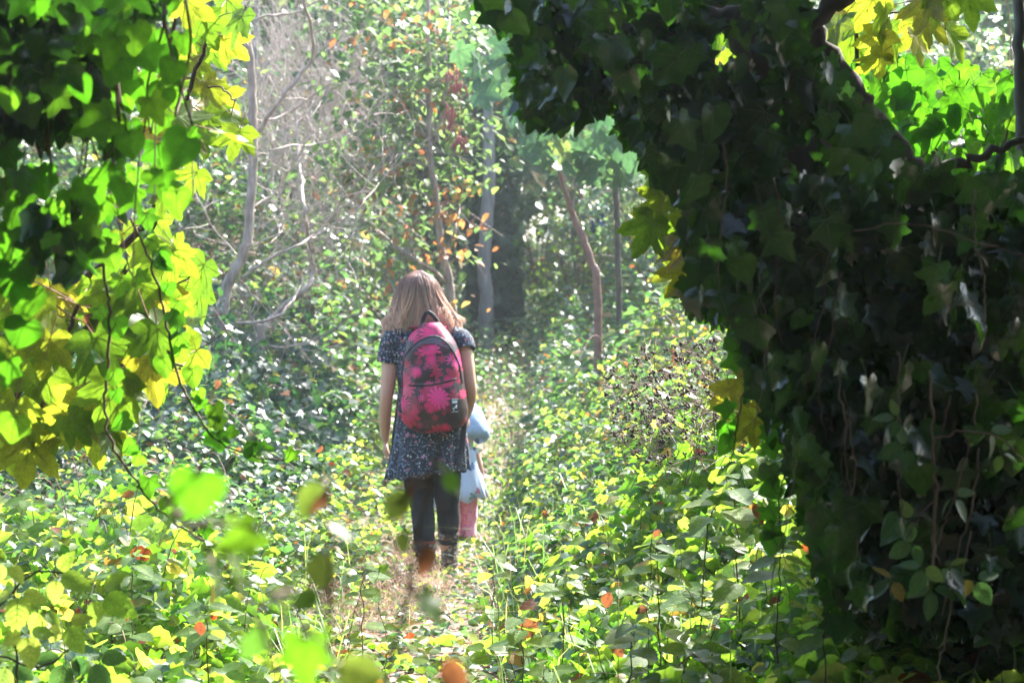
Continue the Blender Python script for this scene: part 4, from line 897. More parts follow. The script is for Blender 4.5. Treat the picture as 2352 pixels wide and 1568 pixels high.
# thicket of dead pale stems, upper left
def dead_thicket(name, label, poly, d0, d1, n, L, mat, lean=.35, r=.005):
    root = empty(name, base_of(*poly[2], (d0 + d1) / 2), label, 'thicket', kind='stuff'); mb = MB(); s = sample_poly(poly, n)
    for px, py in s:
        d = U(d0, d1); p = pt(px, py, d); dr = Vector((R.normal(0, lean), R.normal(0, lean), U(.5, 1.1))).normalized(); ll = L * U(.4, 1.2); P = [p - dr * ll * .5]
        for i in range(6): dr = (dr + Vector(R.normal(0, .13, 3))).normalized(); P.append(P[-1] + dr * ll / 6)
        mb.tube(P, list(np.linspace(r * U(.6, 1.3), r * .4, 7)), 4, cap=False)
        for q in range(3):
            m = int(U(1, 6)); d2 = (dr + Vector(R.normal(0, .7, 3))).normalized(); mb.tube([P[m], P[m] + d2 * ll * .15, P[m] + d2 * ll * .28 + Vector((0, 0, .03))], [r * .5, r * .35, r * .2], 3, cap=False)
    mb.build('dead_stem', mat, root); return root
dead_thicket('twig_thicket', 'thicket of pale dead upright stems on the upper left slope', [(590, 60), (860, 90), (830, 330), (760, 470), (600, 450)], 18.5, 22.5, 300, 1.5, M['twig'])
dead_thicket('twig_thicket', 'sprawl of fine bare twigs in front of the rusty tree', [(640, 250), (980, 180), (960, 420), (800, 620), (620, 640)], 16.5, 19, 130, 1.0, M['twig'], .9, .004)

# woodland behind: broad-leaved trees closing the view
def wood_tree(x, y, h, rad, label, mat=None, n=5200, size=(.12, .22), z0=.25, name='woodland_tree', trunk_r=.12, tm=None, tmpl=L_OV2):
    zg = float(ground_z(x, y)); root = empty(name, (x, y, zg), label, 'tree', 'trees closing the view behind the path')
    mb = MB(); P = [Vector((x, y, zg - .2)), Vector((x + U(-.2, .2), y, zg + h * .4)), Vector((x + U(-.4, .4), y + U(-.3, .3), zg + h * .9))]; Q = smooth_path(P, 6); mb.tube(Q, list(np.linspace(trunk_r, trunk_r * .3, len(Q))), 9); mb.build('trunk', tm or M['greybark'], root)
    for i in range(7):
        mb = MB(); q = Q[int(U(3, len(Q)))]; e = q + Vector((R.normal(0, rad * .5), R.normal(0, rad * .4), U(.2, 1.2))); mb.tube(smooth_path([q, (q + e) / 2 + Vector((0, 0, .15)), e], 4), list(np.linspace(trunk_r * .3, .01, 9)), 6, cap=False); mb.build('limb', tm or M['greybark'], root)
    c_ = (x, y, zg + h * (z0 + (1 - z0) / 2)); Pc = clumped(c_, (rad, rad * .7, h * (1 - z0) / 2), n, 34, .26)
    crown(root, 'crown', tmpl, Pc, mat or M['tree'], size, (0, -.2, 1), .35, .5); return root
wl = [(-7.2, 23, 4.6, 2.0, 'leafy tree at the far left behind the sycamore leaves'), (-4.6, 25, 4.4, 1.9, 'dense light green tree above the pale dead stems'), (-2.6, 27, 4.6, 1.7, 'hazy tree behind the grey pole trunk'), (-.9, 30, 5.6, 1.7, 'tall pale tree rising behind the rusty-leaved tree'),
      (1.0, 33, 6.5, 1.9, 'pale hazy tree over the far end of the path'), (2.4, 27, 5.0, 1.8, 'tree behind the blue-green sapling leaves'), (6.6, 23, 5.2, 2.0, 'tree showing pale leaves in the upper right corner'), (-5.6, 33, 8, 2.8, 'big distant tree on the left horizon'), (-1.6, 38, 9, 3.0, 'far-off tall tree in the top middle'), (3.4, 38, 9, 3.0, 'far-off tall tree right of the middle'), (8, 34, 9, 3.0, 'big distant tree on the right horizon'), (-9.5, 30, 8, 2.6, 'distant tree at the far left edge')]
for i, (x, y, h, rad, lb) in enumerate(wl): wood_tree(x, y, h, rad, lb, n=4600 if y < 32 else 4000, size=(.10, .22) if y < 29 else (.18, .36), z0=.12, tmpl=L_OV2 if y < 29 else L_DIAM)
P = np.stack([U(-26, 26, 9000), U(44, 56, 9000), 2 + 14 * R.random(9000)], 1)
tag(scatter('distant_woods', L_DIAM, P, flat_dirs(9000, .6), rand_dirs(9000, (0, -.5, .7), .5), U(.5, 1.0, 9000), M['tree']), 'blurred wall of distant woods behind everything', 'woods', kind='stuff')
# shrubs on the left slope and by the path
def shrub(name, x, y, rad, h, n, mat, label, tmpl=L_OV3, size=(.05, .1), cat='shrub', grp=None):
    zg = float(ground_z(x, y)); root = empty(name, (x, y, zg), label, cat, grp); mb = MB()
    for i in range(12):
        a = U(0, 6.28); e = Vector((x + math.cos(a) * rad * .8, y + math.sin(a) * rad * .8, zg + h * U(.5, 1))); mb.tube(smooth_path([Vector((x, y, zg - .05)), Vector((x, y, zg)) * .4 + e * .6 + Vector((0, 0, h * .2)), e], 4), list(np.linspace(.012, .004, 9)), 5, cap=False)
    mb.build('stem', M['cane'], root)
    crown(root, 'foliage', tmpl, clumped((x, y, zg + h * .55), (rad, rad, h * .5), n, 16, .3), mat, size, (0, -.2, 1), .36, .5); return root
for a in ((-4.6, 19, .9, 1.8, 1500, M['tree'], 'leafy shrub behind the yellow-green sycamore leaves'), (-2.9, 19.5, .8, 1.7, 1400, M['bramble'], 'rounded bush behind the bare sapling trunk'), (-1.9, 21, .8, 1.9, 1500, M['tree'], 'bush right of the pale dead stems'), (-1.15, 22, .7, 1.7, 1300, M['rust'], 'autumn-tinted bush beneath the rusty-leaved tree'),
          (-3.6, 22, 1.0, 2.3, 1700, M['bramble'], 'tall bush on the crest of the left slope'), (.75, 25, .55, 1.1, 900, M['herb'], 'sunny yellow-green bush where the path turns'), (1.35, 22, .7, 1.5, 1300, M['tree'], 'bush at the foot of the leaning sapling'), (1.5, 28.5, 1.0, 2.9, 1700, M['tree'], 'tall bush behind the leaning sapling'), (.35, 31, .9, 1.6, 1200, M['herb'], 'bright bush closing the far end of the path'), (2.3, 19.5, .9, 1.6, 1500, M['bramble'], 'bush behind the bramble bank on the right'), (3.9, 17.5, 1.1, 2.6, 1700, M['tree'], 'bush seen through the gaps right of the ivied tree')):
    shrub('bush', *a)
# scrap of blue sheeting in the far bushes
bs = MB(); V = []
for i in range(7):
    for j in range(6):
        p = pt(1355 + 40 * j / 5 + 4 * math.sin(i), 470 + 62 * i / 6 + 5 * math.sin(j * 2), 23 + .12 * math.sin(j * 1.7 + i)); V.append(p)
bs.add(V, [(i * 6 + j, i * 6 + j + 1, (i + 1) * 6 + j + 1, (i + 1) * 6 + j) for i in range(6) for j in range(5)])
M['tarp'] = plain('blue_plastic', [(.3, (.01, .09, .28)), (.7, (.02, .16, .4))], 6, .4, .3)
o = bs.build('plastic_sheet', M['tarp']); so = o.modifiers.new('t', 'SOLIDIFY'); so.thickness = .002
tag(o, 'bright blue plastic sheet caught in the far bushes', 'plastic sheet')

# bramble canes arching through the thickets
def canes(name, n, y0, y1, keep, label, L=(.5, 1.3), r=.0035, mat=None, cat='cane'):
    mb = MB(); q = field(n, y0, y1, keep)
    for x, y in q:
        z = float(ground_z(x, y)); h = float(veg_top(x, y)); a = U(0, 6.28); ll = U(*L); dx, dy = math.cos(a) * ll, math.sin(a) * ll; hh = h * U(.9, 1.3) + .05
        mb.tube(smooth_path([(x, y, z), (x + dx * .25, y + dy * .25, z + hh * .9), (x + dx * .6, y + dy * .6, z + hh * 1.05), (x + dx, y + dy, z + hh * U(.5, .95))], 4), list(np.linspace(r, r * .45, 13)), 4, cap=False)
    o = mb.build(name, mat or M['cane']); return tag(o, label, cat, kind='stuff')
canes('bramble_canes', 120, 8.8, 16, lambda x, y: DX(x, y) > 1.0, 'arching red-brown bramble canes over the right bank', (.3, .8), .003)
canes('bramble_canes', 80, 8, 15, lambda x, y: DX(x, y) < -1.15, 'trailing bramble canes over the low left bed', (.3, .8), .003)
canes('bramble_canes', 160, 16, 24, lambda x, y: np.abs(DX(x, y)) > 1.2, 'bramble canes tangled on the far slopes', (.6, 1.4), .005)
canes('dry_stalks', 140, 5.6, 10, lambda x, y: np.abs(DX(x, y)) > .3, 'thin dark dry stalks among the near herbs', (.1, .5), .0018, M['stem'], 'stalk')
dead_thicket('dry_bramble_tangle', 'tangle of dry brown bramble stems on the right bank beside the dark ivy', [(1400, 850), (1500, 790), (1660, 770), (1700, 900), (1650, 1050), (1500, 1080), (1420, 1000)], 8.2, 9.6, 90, .35, M['cane'], 1.2, .0022)
# ------------------------------------------------------------------ ivy-clad tree filling the right side
SIL = [(1095, -60), (1110, 12), (1165, 30), (1200, 90), (1195, 165), (1185, 235), (1240, 262), (1300, 255), (1345, 240), (1380, 225), (1440, 260), (1440, 300), (1480, 350), (1530, 395), (1590, 440), (1600, 500), (1560, 520), (1600, 570), (1570, 650), (1600, 700), (1700, 715), (1715, 800), (1700, 860), (1750, 960), (1790, 1010), (1760, 1060), (1830, 1110), (1830, 1180), (1850, 1260), (1900, 1340), (1960, 1400), (2420, 1420), (2420, 380), (2230, 400), (2080, 370), (1990, 260), (1930, 150), (1850, 60), (1820, -60)]
SIL = [(a + (42 if 830 < b_ < 1410 and a < 2000 else 0), b_) for a, b_ in SIL]
it = empty('ivy_clad_tree', (pt(2100, 1200, 6).x, 6.0, float(ground_z(pt(2100, 1200, 6).x, 6.0))), 'big dark ivy-covered tree arching over the right side', 'tree')
for nm, L, d, r in (('trunk', [(1640, -120), (1690, 20), (1760, 150), (1830, 280), (1880, 430), (1960, 640), (2040, 900), (2100, 1200), (2130, 1420)], 5.9, [50, 52, 55, 62, 66, 72, 80, 95]), ('trunk', [(1800, -60), (1890, 110), (1960, 220), (2030, 310), (2100, 420), (2180, 600), (2200, 900), (2180, 1300)], 6.2, [22, 26, 30, 34, 38, 44, 55]),
                 ('limb', [(1770, 150), (1840, 60), (1930, 0), (2010, -70)], 5.9, [26, 24, 22, 20]), ('limb', [(1700, 40), (1560, 60), (1400, 70), (1250, 90), (1130, 20)], 5.5, [26, 20, 14, 9]), ('limb', [(2060, 420), (2200, 380), (2300, 340), (2400, 300)], 6.3, [14, 12, 9, 7]), ('limb', [(2170, 1300), (2260, 1150), (2330, 1080), (2420, 1000)], 6.3, [22, 20, 16, 14])):
    mb = MB(); trunk_px(mb, L, d, r, 6, 14, .006); mb.build(nm, M['darkbark'], it)
# single leaves in front
SILF = SIL[:31] + [(2360, 1400), (2360, 420), (2200, 390), (2060, 350), (1960, 230), (1870, 60), (1840, -60)]
edge = np.array(SIL[:31], float)
spots = []
for i in range(30):
    a, b_ = edge[i], edge[i + 1]; n = max(1, int(np.linalg.norm(b_ - a) / 30))
    for j in range(n): spots.append(a + (b_ - a) * (j + R.random()) / n + (U(6, 42), U(-14, 14)))
inner = sample_poly(SILF, 460); inner = inner[~((np.abs(inner[:, 0] - np.interp(inner[:, 1], [-120, 20, 150, 280, 430], [1640, 1690, 1760, 1830, 1880])) < 60) & (inner[:, 1] < 400) | (((inner[:, 0] - 1665) / 70) ** 2 + ((inner[:, 1] - 95) / 65) ** 2 < 1))]
spots = np.concatenate([np.array(spots), inner])[:300]
def ivy_leaf_at(par, px, py, d, s, kind='ivydark', face=(0, -.7, .5), fs=.55):
    return leaf_px(kind, par, px, py, d, s, R.normal(0, 28), face, fs)
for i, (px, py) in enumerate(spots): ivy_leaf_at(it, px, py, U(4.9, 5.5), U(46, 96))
n = 7000; s = sample_poly(SIL, n); d = 5.35 + 1.6 * R.random(n) ** 1.3; far = (s[:, 0] > 1900) & (s[:, 1] < 420)
hole = ((s[:, 0] - 1665) / 55) ** 2 + ((s[:, 1] - 95) / 50) ** 2 < 1; hole |= ((s[:, 0] - 1560) / 22) ** 2 + ((s[:, 1] - 60) / 26) ** 2 < 1; hole |= ((s[:, 0] - 1840) / 40) ** 2 + ((s[:, 1] - 95) / 45) ** 2 < 1
k = ~hole & ~((s[:, 1] < 400) & (s[:, 0] > 1880) & (R.random(n) < .6)); s = s[k]; d = d[k]; m = len(s); P = pts(s[:, 0], s[:, 1], d)
def hang(m, sp=.45): return rand_dirs(m, (0, -.1, -1), sp)
k = (np.abs(s[:, 0] - np.interp(s[:, 1], [-120, 20, 150, 280, 430], [1640, 1690, 1760, 1830, 1880])) > 42) | (s[:, 1] > 400) | (R.random(m) < .35); s = s[k]; P = P[k]; m = len(P)
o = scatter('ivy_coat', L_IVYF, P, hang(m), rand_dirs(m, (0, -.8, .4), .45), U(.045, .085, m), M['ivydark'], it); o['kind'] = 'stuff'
for i in range(15):   # bare climbing stems over the leaves
    mb = MB(); x, y = sample_poly([(1650, 60), (2300, 420), (2340, 1250), (1980, 1300), (1760, 900), (1640, 480)], 1)[0]; P = []
    for j in range(6): P.append((x, y)); x += U(-26, 18); y += U(55, 95)
    trunk_px(mb, P, U(4.95, 5.25), [U(1.5, 2.8), U(1, 2)], 5, 5, .002); mb.build('climbing_stem', M['vinestem'] if i % 3 else M['stem'], it)
# ivy and shrub growth continuing behind and to the right, down to the ground
n = 3800; s = np.stack([U(1950, 2700, n), U(-200, 1480, n)], 1); d = U(6.2, 8.2, n); k = (s[:, 0] > 2000) & ~((s[:, 1] < 420) & (s[:, 0] < 2420)); s = s[k]; d = d[k]; m = len(s)
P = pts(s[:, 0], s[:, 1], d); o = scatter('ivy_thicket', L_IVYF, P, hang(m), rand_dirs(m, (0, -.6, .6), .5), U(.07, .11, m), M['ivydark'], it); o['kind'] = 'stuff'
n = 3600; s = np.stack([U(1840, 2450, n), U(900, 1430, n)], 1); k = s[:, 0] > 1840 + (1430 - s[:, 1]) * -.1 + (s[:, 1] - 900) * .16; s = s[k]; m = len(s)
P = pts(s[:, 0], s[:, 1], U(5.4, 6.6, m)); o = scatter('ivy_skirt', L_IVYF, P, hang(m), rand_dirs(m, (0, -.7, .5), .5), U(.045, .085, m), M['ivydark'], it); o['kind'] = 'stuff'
# the tree's crown, unseen above the frame, shaped to shade the ivy
n = 6500; x = U(.3, 6.5, n); y = 5.1 + R.random(n) * (1.0 + 1.2 * ss((x - .9) / 1.0) + np.clip(x - 1.8, 0, 4) * .8); z = 2.72 + .12 * np.maximum(0, y - 6) + (1.2 + 1.6 * ss((x - 1.5) / 2)) * R.random(n)
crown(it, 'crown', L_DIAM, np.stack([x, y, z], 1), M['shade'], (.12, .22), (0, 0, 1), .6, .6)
# bright ivy in the upper right, lit through
ib = empty('ivy_bush', pt(2250, 420, 7.2), 'sunlit green ivy bush filling the upper right edge', 'ivy bush')
s = sample_poly([(1880, 110), (2060, 150), (2180, 170), (2352, 140), (2360, 440), (2200, 420), (2060, 380), (1960, 300)], 180)
for px, py in s: ivy_leaf_at(ib, px, py, U(6.9, 7.6), U(44, 82), 'ivy', face=(0, -.8, .4))
s = sample_poly([(2100, 400), (2360, 330), (2360, 480), (2150, 470)], 34)
for px, py in s: ivy_leaf_at(ib, px, py, U(6.4, 6.9), U(44, 80), 'ivy', face=(0, -.5, .8))
mb = MB()
for i in range(16):
    a = pt(U(1980, 2352), U(380, 480), U(7, 7.5)); b_ = pt(U(1980, 2352), U(120, 300), U(7, 7.5)); mb.tube(smooth_path([a, (a + b_) / 2 + Vector(R.normal(0, .05, 3)), b_], 5), list(np.linspace(.005, .002, 11)), 5, cap=False)
mb.build('stem', M['vinestem'], ib)
simple_trunk('edge_trunk', 'slim grey trunk at the upper right picture edge', [(2340, -80), (2341, 100), (2346, 300), (2356, 520), (2362, 800)], 6.8, [13, 13, 14, 15], M['greybark'])
# thorny stems and bramble sprays in the dark lower right
bsr = empty('bramble_spray', pt(2140, 1400, 4.9), 'pale bramble spray with threefold leaves against the dark ivy', 'bramble')
def trifoliate(par, kind, px, py, d, s, ang, face=(0, -.55, .8), fs=.2, side=.8):
    leaf_px(kind, par, px - math.sin(math.radians(ang)) * s * .55, py + math.cos(math.radians(ang)) * s * .55, d, s, ang, face, fs)
    for sg in (-1, 1):
        a = ang + sg * 75; leaf_px(kind, par, px - math.sin(math.radians(a)) * s * .45, py + math.cos(math.radians(a)) * s * .45, d, s * side, a, face, fs)
for L, r in (([(2135, 850), (2142, 960), (2140, 1050), (2150, 1120), (2145, 1220), (2142, 1330)], [3, 3, 3, 3.5]), ([(2140, 1010), (2220, 990), (2300, 1010), (2352, 1060)], [3, 2.5, 2]), ([(1960, 530), (2100, 515), (2250, 560), (2352, 585)], [2, 2, 1.5]), ([(2146, 1150), (2100, 1200), (2075, 1260)], [2, 1.5])):
    mb = MB(); trunk_px(mb, L, 4.95, r, 6, 6, .002); mb.build('stem', M['vinestem'], bsr)
for px, py, s, a in ((2085, 1025, 62, 75), (2190, 1140, 60, -30), (2095, 1195, 56, 80), (2100, 1245, 60, 60), (2120, 1300, 62, 20), (2180, 1300, 50, -40), (2270, 990, 60, -20), (2060, 960, 50, 90), (2140, 1350, 66, 5), (2300, 1040, 50, -60), (2050, 1330, 60, 50), (2240, 1330, 60, -30)):
    trifoliate(bsr, 'bramble', px, py, 4.95 + U(-.1, .1), s, a)

# ------------------------------------------------------------------ sycamore boughs
def petiole(mb, o, root, Q, r, mat):
    mb = MB()
    b_ = o.matrix_basis.translation + root_loc(root); q = min(Q, key=lambda v: (v - b_).length + (.06 if v.z < b_.z else 0))
    if (q - b_).length < .9: mb.tube(smooth_path([q, q * .5 + b_ * .5 + Vector((0, 0, .04 * (q - b_).length)), b_], 4), list(np.linspace(r, r * .6, 9)), 5, cap=False); mb.build('leaf_stalk', mat, root)
def bough(name, label, d, lines, spots, kind, size, ang=(-50, 50), face=(0, -.8, .45), fs=.4, mat=None, dj=.3):
    root = empty(name, pt(lines[0][0][0][0], lines[0][0][0][1], d), label, 'bough'); QQ = []
    for L, r in lines:
        mb = MB(); QQ += trunk_px(mb, L, d, r, 6, 7, .003); mb.build('branch', mat or M['stem'], root)
    pet = MB()
    for px, py in spots:
        o = leaf_px(kind if isinstance(kind, str) else kind[int(R.integers(len(kind)))], root, px, py, d + U(-dj, dj), U(*size), U(*ang), face, fs); petiole(None, o, root, QQ, .0022, M['petred'])
    return root
syl = [(520, 30), (455, 20), (480, 75), (540, 65), (420, 120), (500, 95), (395, 150), (470, 130), (540, 110), (450, 160), (430, 205), (490, 215), (520, 240), (380, 240), (460, 250), (500, 275), (545, 285), (440, 290), (540, 330), (470, 330), (400, 300), (350, 260), (420, 370)]
sym = [(420, 600), (455, 640), (390, 650), (340, 600), (400, 690), (445, 700), (360, 720), (300, 640), (330, 690), (280, 730), (300, 790), (250, 770)]
sys_ = [tuple(q) for q in sample_poly([(0, 640), (120, 660), (230, 700), (330, 720), (420, 820), (450, 900), (370, 900), (300, 960), (200, 1000), (80, 1060), (0, 1080)], 44)]
bough('sycamore_bough', 'yellow-green sycamore bough beside the bare sapling, upper left', 6.4, [([(-420, 900), (-200, 800), (100, 700), (330, 520), (385, 360), (430, 220), (470, 110), (500, 40)], [14, 12, 10, 7, 6, 5, 4]), ([(400, 330), (450, 300), (520, 290)], [3, 2.5, 2]), ([(440, 200), (500, 200), (540, 230)], [3, 2, 2])], syl + [(350, 320), (300, 210), (440, 420), (395, 470), (350, 540), (300, 560)], ['syc', 'syc', 'syc', 'sycy'], (56, 92), (-75, 35))
bough('sycamore_bough', 'sycamore bough with broad hanging leaves, middle left', 6.2, [([(-420, 1150), (-150, 1090), (40, 1010), (130, 860), (240, 690), (330, 560), (360, 500)], [14, 12, 9, 8, 7, 5]), ([(200, 750), (300, 720), (400, 660), (460, 620)], [4, 3, 2])], sym, ['syc', 'syc', 'sycy'], (80, 118), (-70, 40))
b3 = bough('sycamore_bough', 'lowest big-leaved sycamore bough, yellowing at the left edge', 6.0, [([(-420, 1160), (-60, 1060), (60, 1000), (180, 900), (300, 830), (420, 840)], [12, 8, 7, 5, 3]), ([(60, 1000), (120, 1020), (220, 1010)], [3, 3, 2]), ([(-420, 1080), (-60, 980), (60, 880), (140, 790), (180, 700)], [12, 8, 7, 6, 5])], sys_, ['syc', 'syc', 'syc', 'sycy'], (82, 128), (-60, 60))
leaf_px('syc', b3, 215, 1010, 5.9, 140, 5, (0, -1, .2), .1); leaf_px('syc', b3, 60, 1060, 5.9, 130, 10, (0, -1, .2), .15)
for px, py, a in ((125, 760, -20), (105, 810, -40), (300, 910, -45), (260, 1010, -30), (410, 740, 80), (540, 320, -70)): leaf_px('syc', b3, px, py, 5.85, 90, a, (.3, -.25, 1), .12)
leaf_px('dead', b3, 210, 740, 5.9, 60, 20)
bough('sycamore_bough', 'yellow sycamore leaves at the edge of the dark ivy', 6.6, [([(1720, 440), (1640, 450), (1560, 470), (1500, 560)], [3, 3, 2]), ([(1720, 560), (1650, 600), (1580, 640)], [3, 2, 2])], [(1525, 430), (1560, 480), (1500, 520), (1575, 560), (1610, 590), (1560, 650), (1590, 430), (1500, 470), (1630, 620), (1545, 580), (1515, 400), (1480, 545), (1530, 540), (1600, 540), (1640, 570), (1545, 620), (1570, 400)], ['sycy', 'sycy', 'syc'], (70, 104), (-20, 80))
bough('sycamore_bough', 'small yellow sycamore leaves low on the dark ivy edge', 6.4, [([(1790, 880), (1730, 900), (1690, 960)], [2.5, 2, 2])], [(1722, 870), (1700, 905), (1690, 950), (1735, 930), (1710, 985), (1745, 880), (1680, 920), (1740, 970), (1700, 1000)], 'sycy', (60, 84), (-20, 60))
bough('sycamore_bough', 'backlit yellow-green sycamore leaves along the top right', 6.6, [([(1968, -60), (1970, 120), (1968, 260), (1965, 330)], [5, 5, 4, 3]), ([(1900, 60), (2000, 40), (2100, 20), (2200, -20)], [3, 3, 2])], [(1930, 20), (1990, 30), (2030, 60), (1900, 90), (1950, 110), (2010, 110), (2060, 40), (2090, 80), (2120, 30), (2180, 10), (2150, 60), (2195, 95), (2050, 110), (1960, 60), (2110, 110), (2230, 20), (2000, 150), (1870, 130)], ['syc', 'syc', 'sycy'], (70, 108), (-45, 45))
bough('sycamore_bough', 'pair of glowing leaves framed by the dark trunk fork', 6.9, [([(1740, 60), (1690, 120), (1650, 170)], [3, 2, 2])], [(1640, 95), (1690, 105), (1660, 50), (1710, 150)], ['sycy', 'syc'], (90, 120), (-30, 30))

simple_trunk('sycamore_tree', 'sycamore trunk just outside the left edge, bearing the yellow-green boughs', [(-380, -300), (-400, 100), (-415, 500), (-420, 900), (-430, 1300)], 6.2, [40, 52, 62, 75], M['greybark'])
# ------------------------------------------------------------------ ivy curtain, upper left
ic = empty('ivy_curtain', pt(100, -100, 4.6), 'ivy curtain hanging dark and green in the upper left', 'ivy')
dark = [(-60, -60), (420, -60), (330, 50), (290, 130), (250, 210), (190, 270), (60, 300), (-60, 330)]; band = [(40, 480), (150, 440), (250, 500), (230, 600), (160, 645), (70, 600)]
grn = [(270, 60), (440, 0), (450, 60), (400, 150), (420, 260), (450, 360), (380, 420), (430, 470), (360, 500), (250, 470), (220, 330)]
low = [(-40, 330), (100, 370), (230, 420), (300, 480), (300, 600), (150, 560), (-40, 620)]
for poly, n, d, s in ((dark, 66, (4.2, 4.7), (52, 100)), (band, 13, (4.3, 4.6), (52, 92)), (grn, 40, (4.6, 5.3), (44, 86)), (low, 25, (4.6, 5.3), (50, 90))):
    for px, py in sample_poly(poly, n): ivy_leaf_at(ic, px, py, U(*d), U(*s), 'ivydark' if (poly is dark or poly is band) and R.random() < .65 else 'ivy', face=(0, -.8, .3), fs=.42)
for px, py, s in ((412, 345, 105), (185, 455, 95), (220, 285, 110), (300, 330, 70), (355, 250, 80), (280, 440, 70), (330, 120, 90), (60, 500, 100), (30, 640, 110), (60, 690, 90), (15, 850, 80), (20, 560, 100), (30, 980, 70), (50, 760, 80)): ivy_leaf_at(ic, px, py, 4.5, s, 'ivy', face=(0, -1, .15), fs=.2)
n = 800; s = sample_poly([(-160, -160), (400, -160), (320, 40), (270, 180), (190, 260), (-160, 280)], n); m = n
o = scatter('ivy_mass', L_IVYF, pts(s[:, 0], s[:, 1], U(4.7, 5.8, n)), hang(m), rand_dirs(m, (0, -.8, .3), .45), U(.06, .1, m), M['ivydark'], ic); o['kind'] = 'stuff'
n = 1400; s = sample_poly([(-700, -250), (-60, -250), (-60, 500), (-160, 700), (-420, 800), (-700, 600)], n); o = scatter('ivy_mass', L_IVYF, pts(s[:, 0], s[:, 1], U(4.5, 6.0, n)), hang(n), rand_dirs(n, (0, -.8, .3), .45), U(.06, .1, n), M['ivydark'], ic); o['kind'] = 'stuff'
n = 1800; crown(ic, 'crown', L_DIAM, np.stack([U(-1.75, -.45, n), U(4.7, 5.4, n), 2.8 + 1.1 * R.random(n)], 1), M['shade'], (.1, .18), (0, 0, 1), .6, .6)  # unseen leaf patch added above the curtain to shade its top
mb = MB()
for i in range(22):
    a, b_ = U(-20, 420), U(-60, 60); x = a
    P = []
    for j in range(6): P.append(pt(x, b_ + j * U(60, 120), 4.8 + U(-.1, .1))); x += U(-45, 35)
    mb.tube(smooth_path(P, 4), list(np.linspace(.004, .0015, 21)), 5, cap=False)
mb.build('stem', M['vinestem'], ic)
def vine(label, L, d, r, leaves, kind='ivy', size=(34, 58), side=1, off=24):
    root = empty('ivy_vine', pt(*L[0], d), label, 'vine'); mb = MB(); Q = trunk_px(mb, L, d, r, 8, 7, .002)
    P = np.array([(q[0], q[1]) for q in L], float); cum = np.concatenate([[0], np.cumsum(np.linalg.norm(np.diff(P, axis=0), axis=1))])
    for i in range(leaves):
        t = cum[-1] * (i + U(.2, .8)) / leaves; x = np.interp(t, cum, P[:, 0]); y = np.interp(t, cum, P[:, 1]); sg = side if R.random() < .8 else -side; f = U(.6, 1.4)
        lx, ly = x + sg * off * f, y - off * .5 * f; mb.tube([pt(x, y, d), pt((x + lx) / 2, (y + ly) / 2 + 5, d - .01), pt(lx, ly - size[0] * .3, d)], [.0016, .0012, .001], 4, cap=False)
        leaf_px(kind, root, lx, ly, d, U(*size), R.normal(0, 35), (0, -.9, .3), .35)
    mb.build('stem', M['vinestem'], root); return root
vine('long curving ivy vine with bright leaves, swinging right at its tip', [(300, 500), (345, 600), (378, 720), (400, 830), (440, 930), (500, 1010), (570, 1045), (655, 1055)], 5.6, [3, 3, 3.2, 2.6, 1.6], 24, side=1)
vine('nearly straight ivy vine hanging down the left', [(228, 480), (238, 620), (252, 720), (250, 830), (238, 930), (262, 1030), (330, 1130), (400, 1200), (470, 1240)], 5.5, [3.5, 3.5, 3, 2.5], 16, side=1)
vine('thin ivy vine dangling from the dark tree into the light', [(1716, 700), (1712, 800), (1706, 900), (1690, 1000), (1680, 1060)], 5.9, [2.4, 2.2, 2, 1.5], 9, side=-1, size=(48, 70))
vine('ivy tendril looping at the dark tree\'s lower edge', [(1800, 960), (1805, 1060), (1790, 1160), (1800, 1280)], 5.8, [2, 2, 1.6], 8, side=-1, size=(48, 72))

# ------------------------------------------------------------------ out-of-focus sprigs close to the lens
def sprig(label, d, lines, leaves):
    root = empty('sapling_sprig', pt(*lines[0][0][-1], d), label, 'sprig'); QQ = []
    for L, r in lines:
        P = list(L); e = pt(*P[-1], d); mb = MB(); QQ += trunk_px(mb, P, d, r, 8, 7, .001); mb.tube([e, Vector((e.x, e.y, .0))], [r[-1] * d / 5227., r[-1] * d / 4800.], 6); mb.build('stem', M['vinestem'], root)
    pet = MB()
    for kind, px, py, s, a, face in leaves: petiole(None, leaf_px(kind, root, px, py, d + U(-.05, .05), s, a, face, .08), root, QQ, .0026, M['vinestem'])
    return root
FC = (0, -1, .1); TOPV = (.1, -.2, 1)
sprig('blurred leafy sprig close to the lens, low left of centre', 2.1, [([(380, 1150), (470, 1260), (530, 1330), (590, 1420), (650, 1568)], [3, 4, 5, 5]), ([(530, 1330), (600, 1350), (660, 1390), (720, 1460), (800, 1540), (830, 1600)], [2.5, 3, 3, 4])],
      [('ivy', 450, 1130, 122, 10, FC), ('ivy', 555, 1235, 108, 60, FC), ('blur', 400, 1190, 90, 70, TOPV), ('blur', 535, 1290, 130, -50, TOPV), ('blur', 590, 1470, 105, 40, FC), ('ivy', 700, 1510, 135, 0, FC), ('blur', 640, 1365, 110, 80, (0, -.5, 1)), ('blur', 500, 1330, 100, -30, TOPV), ('blur', 820, 1545, 130, -70, FC)])
sprig('blurred upright sprig with browning yellow leaves near the lens', 2.4, [([(752, 1100), (757, 1200), (757, 1320), (755, 1440), (752, 1568)], [3, 4, 4, 5])],
      [('blur', 716, 1140, 96, 20, FC), ('dead', 742, 1140, 66, 0, (1, -.5, .2)), ('blur', 735, 1305, 100, -10, FC), ('blur', 780, 1220, 70, -60, TOPV), ('blur', 705, 1375, 80, 60, FC)])
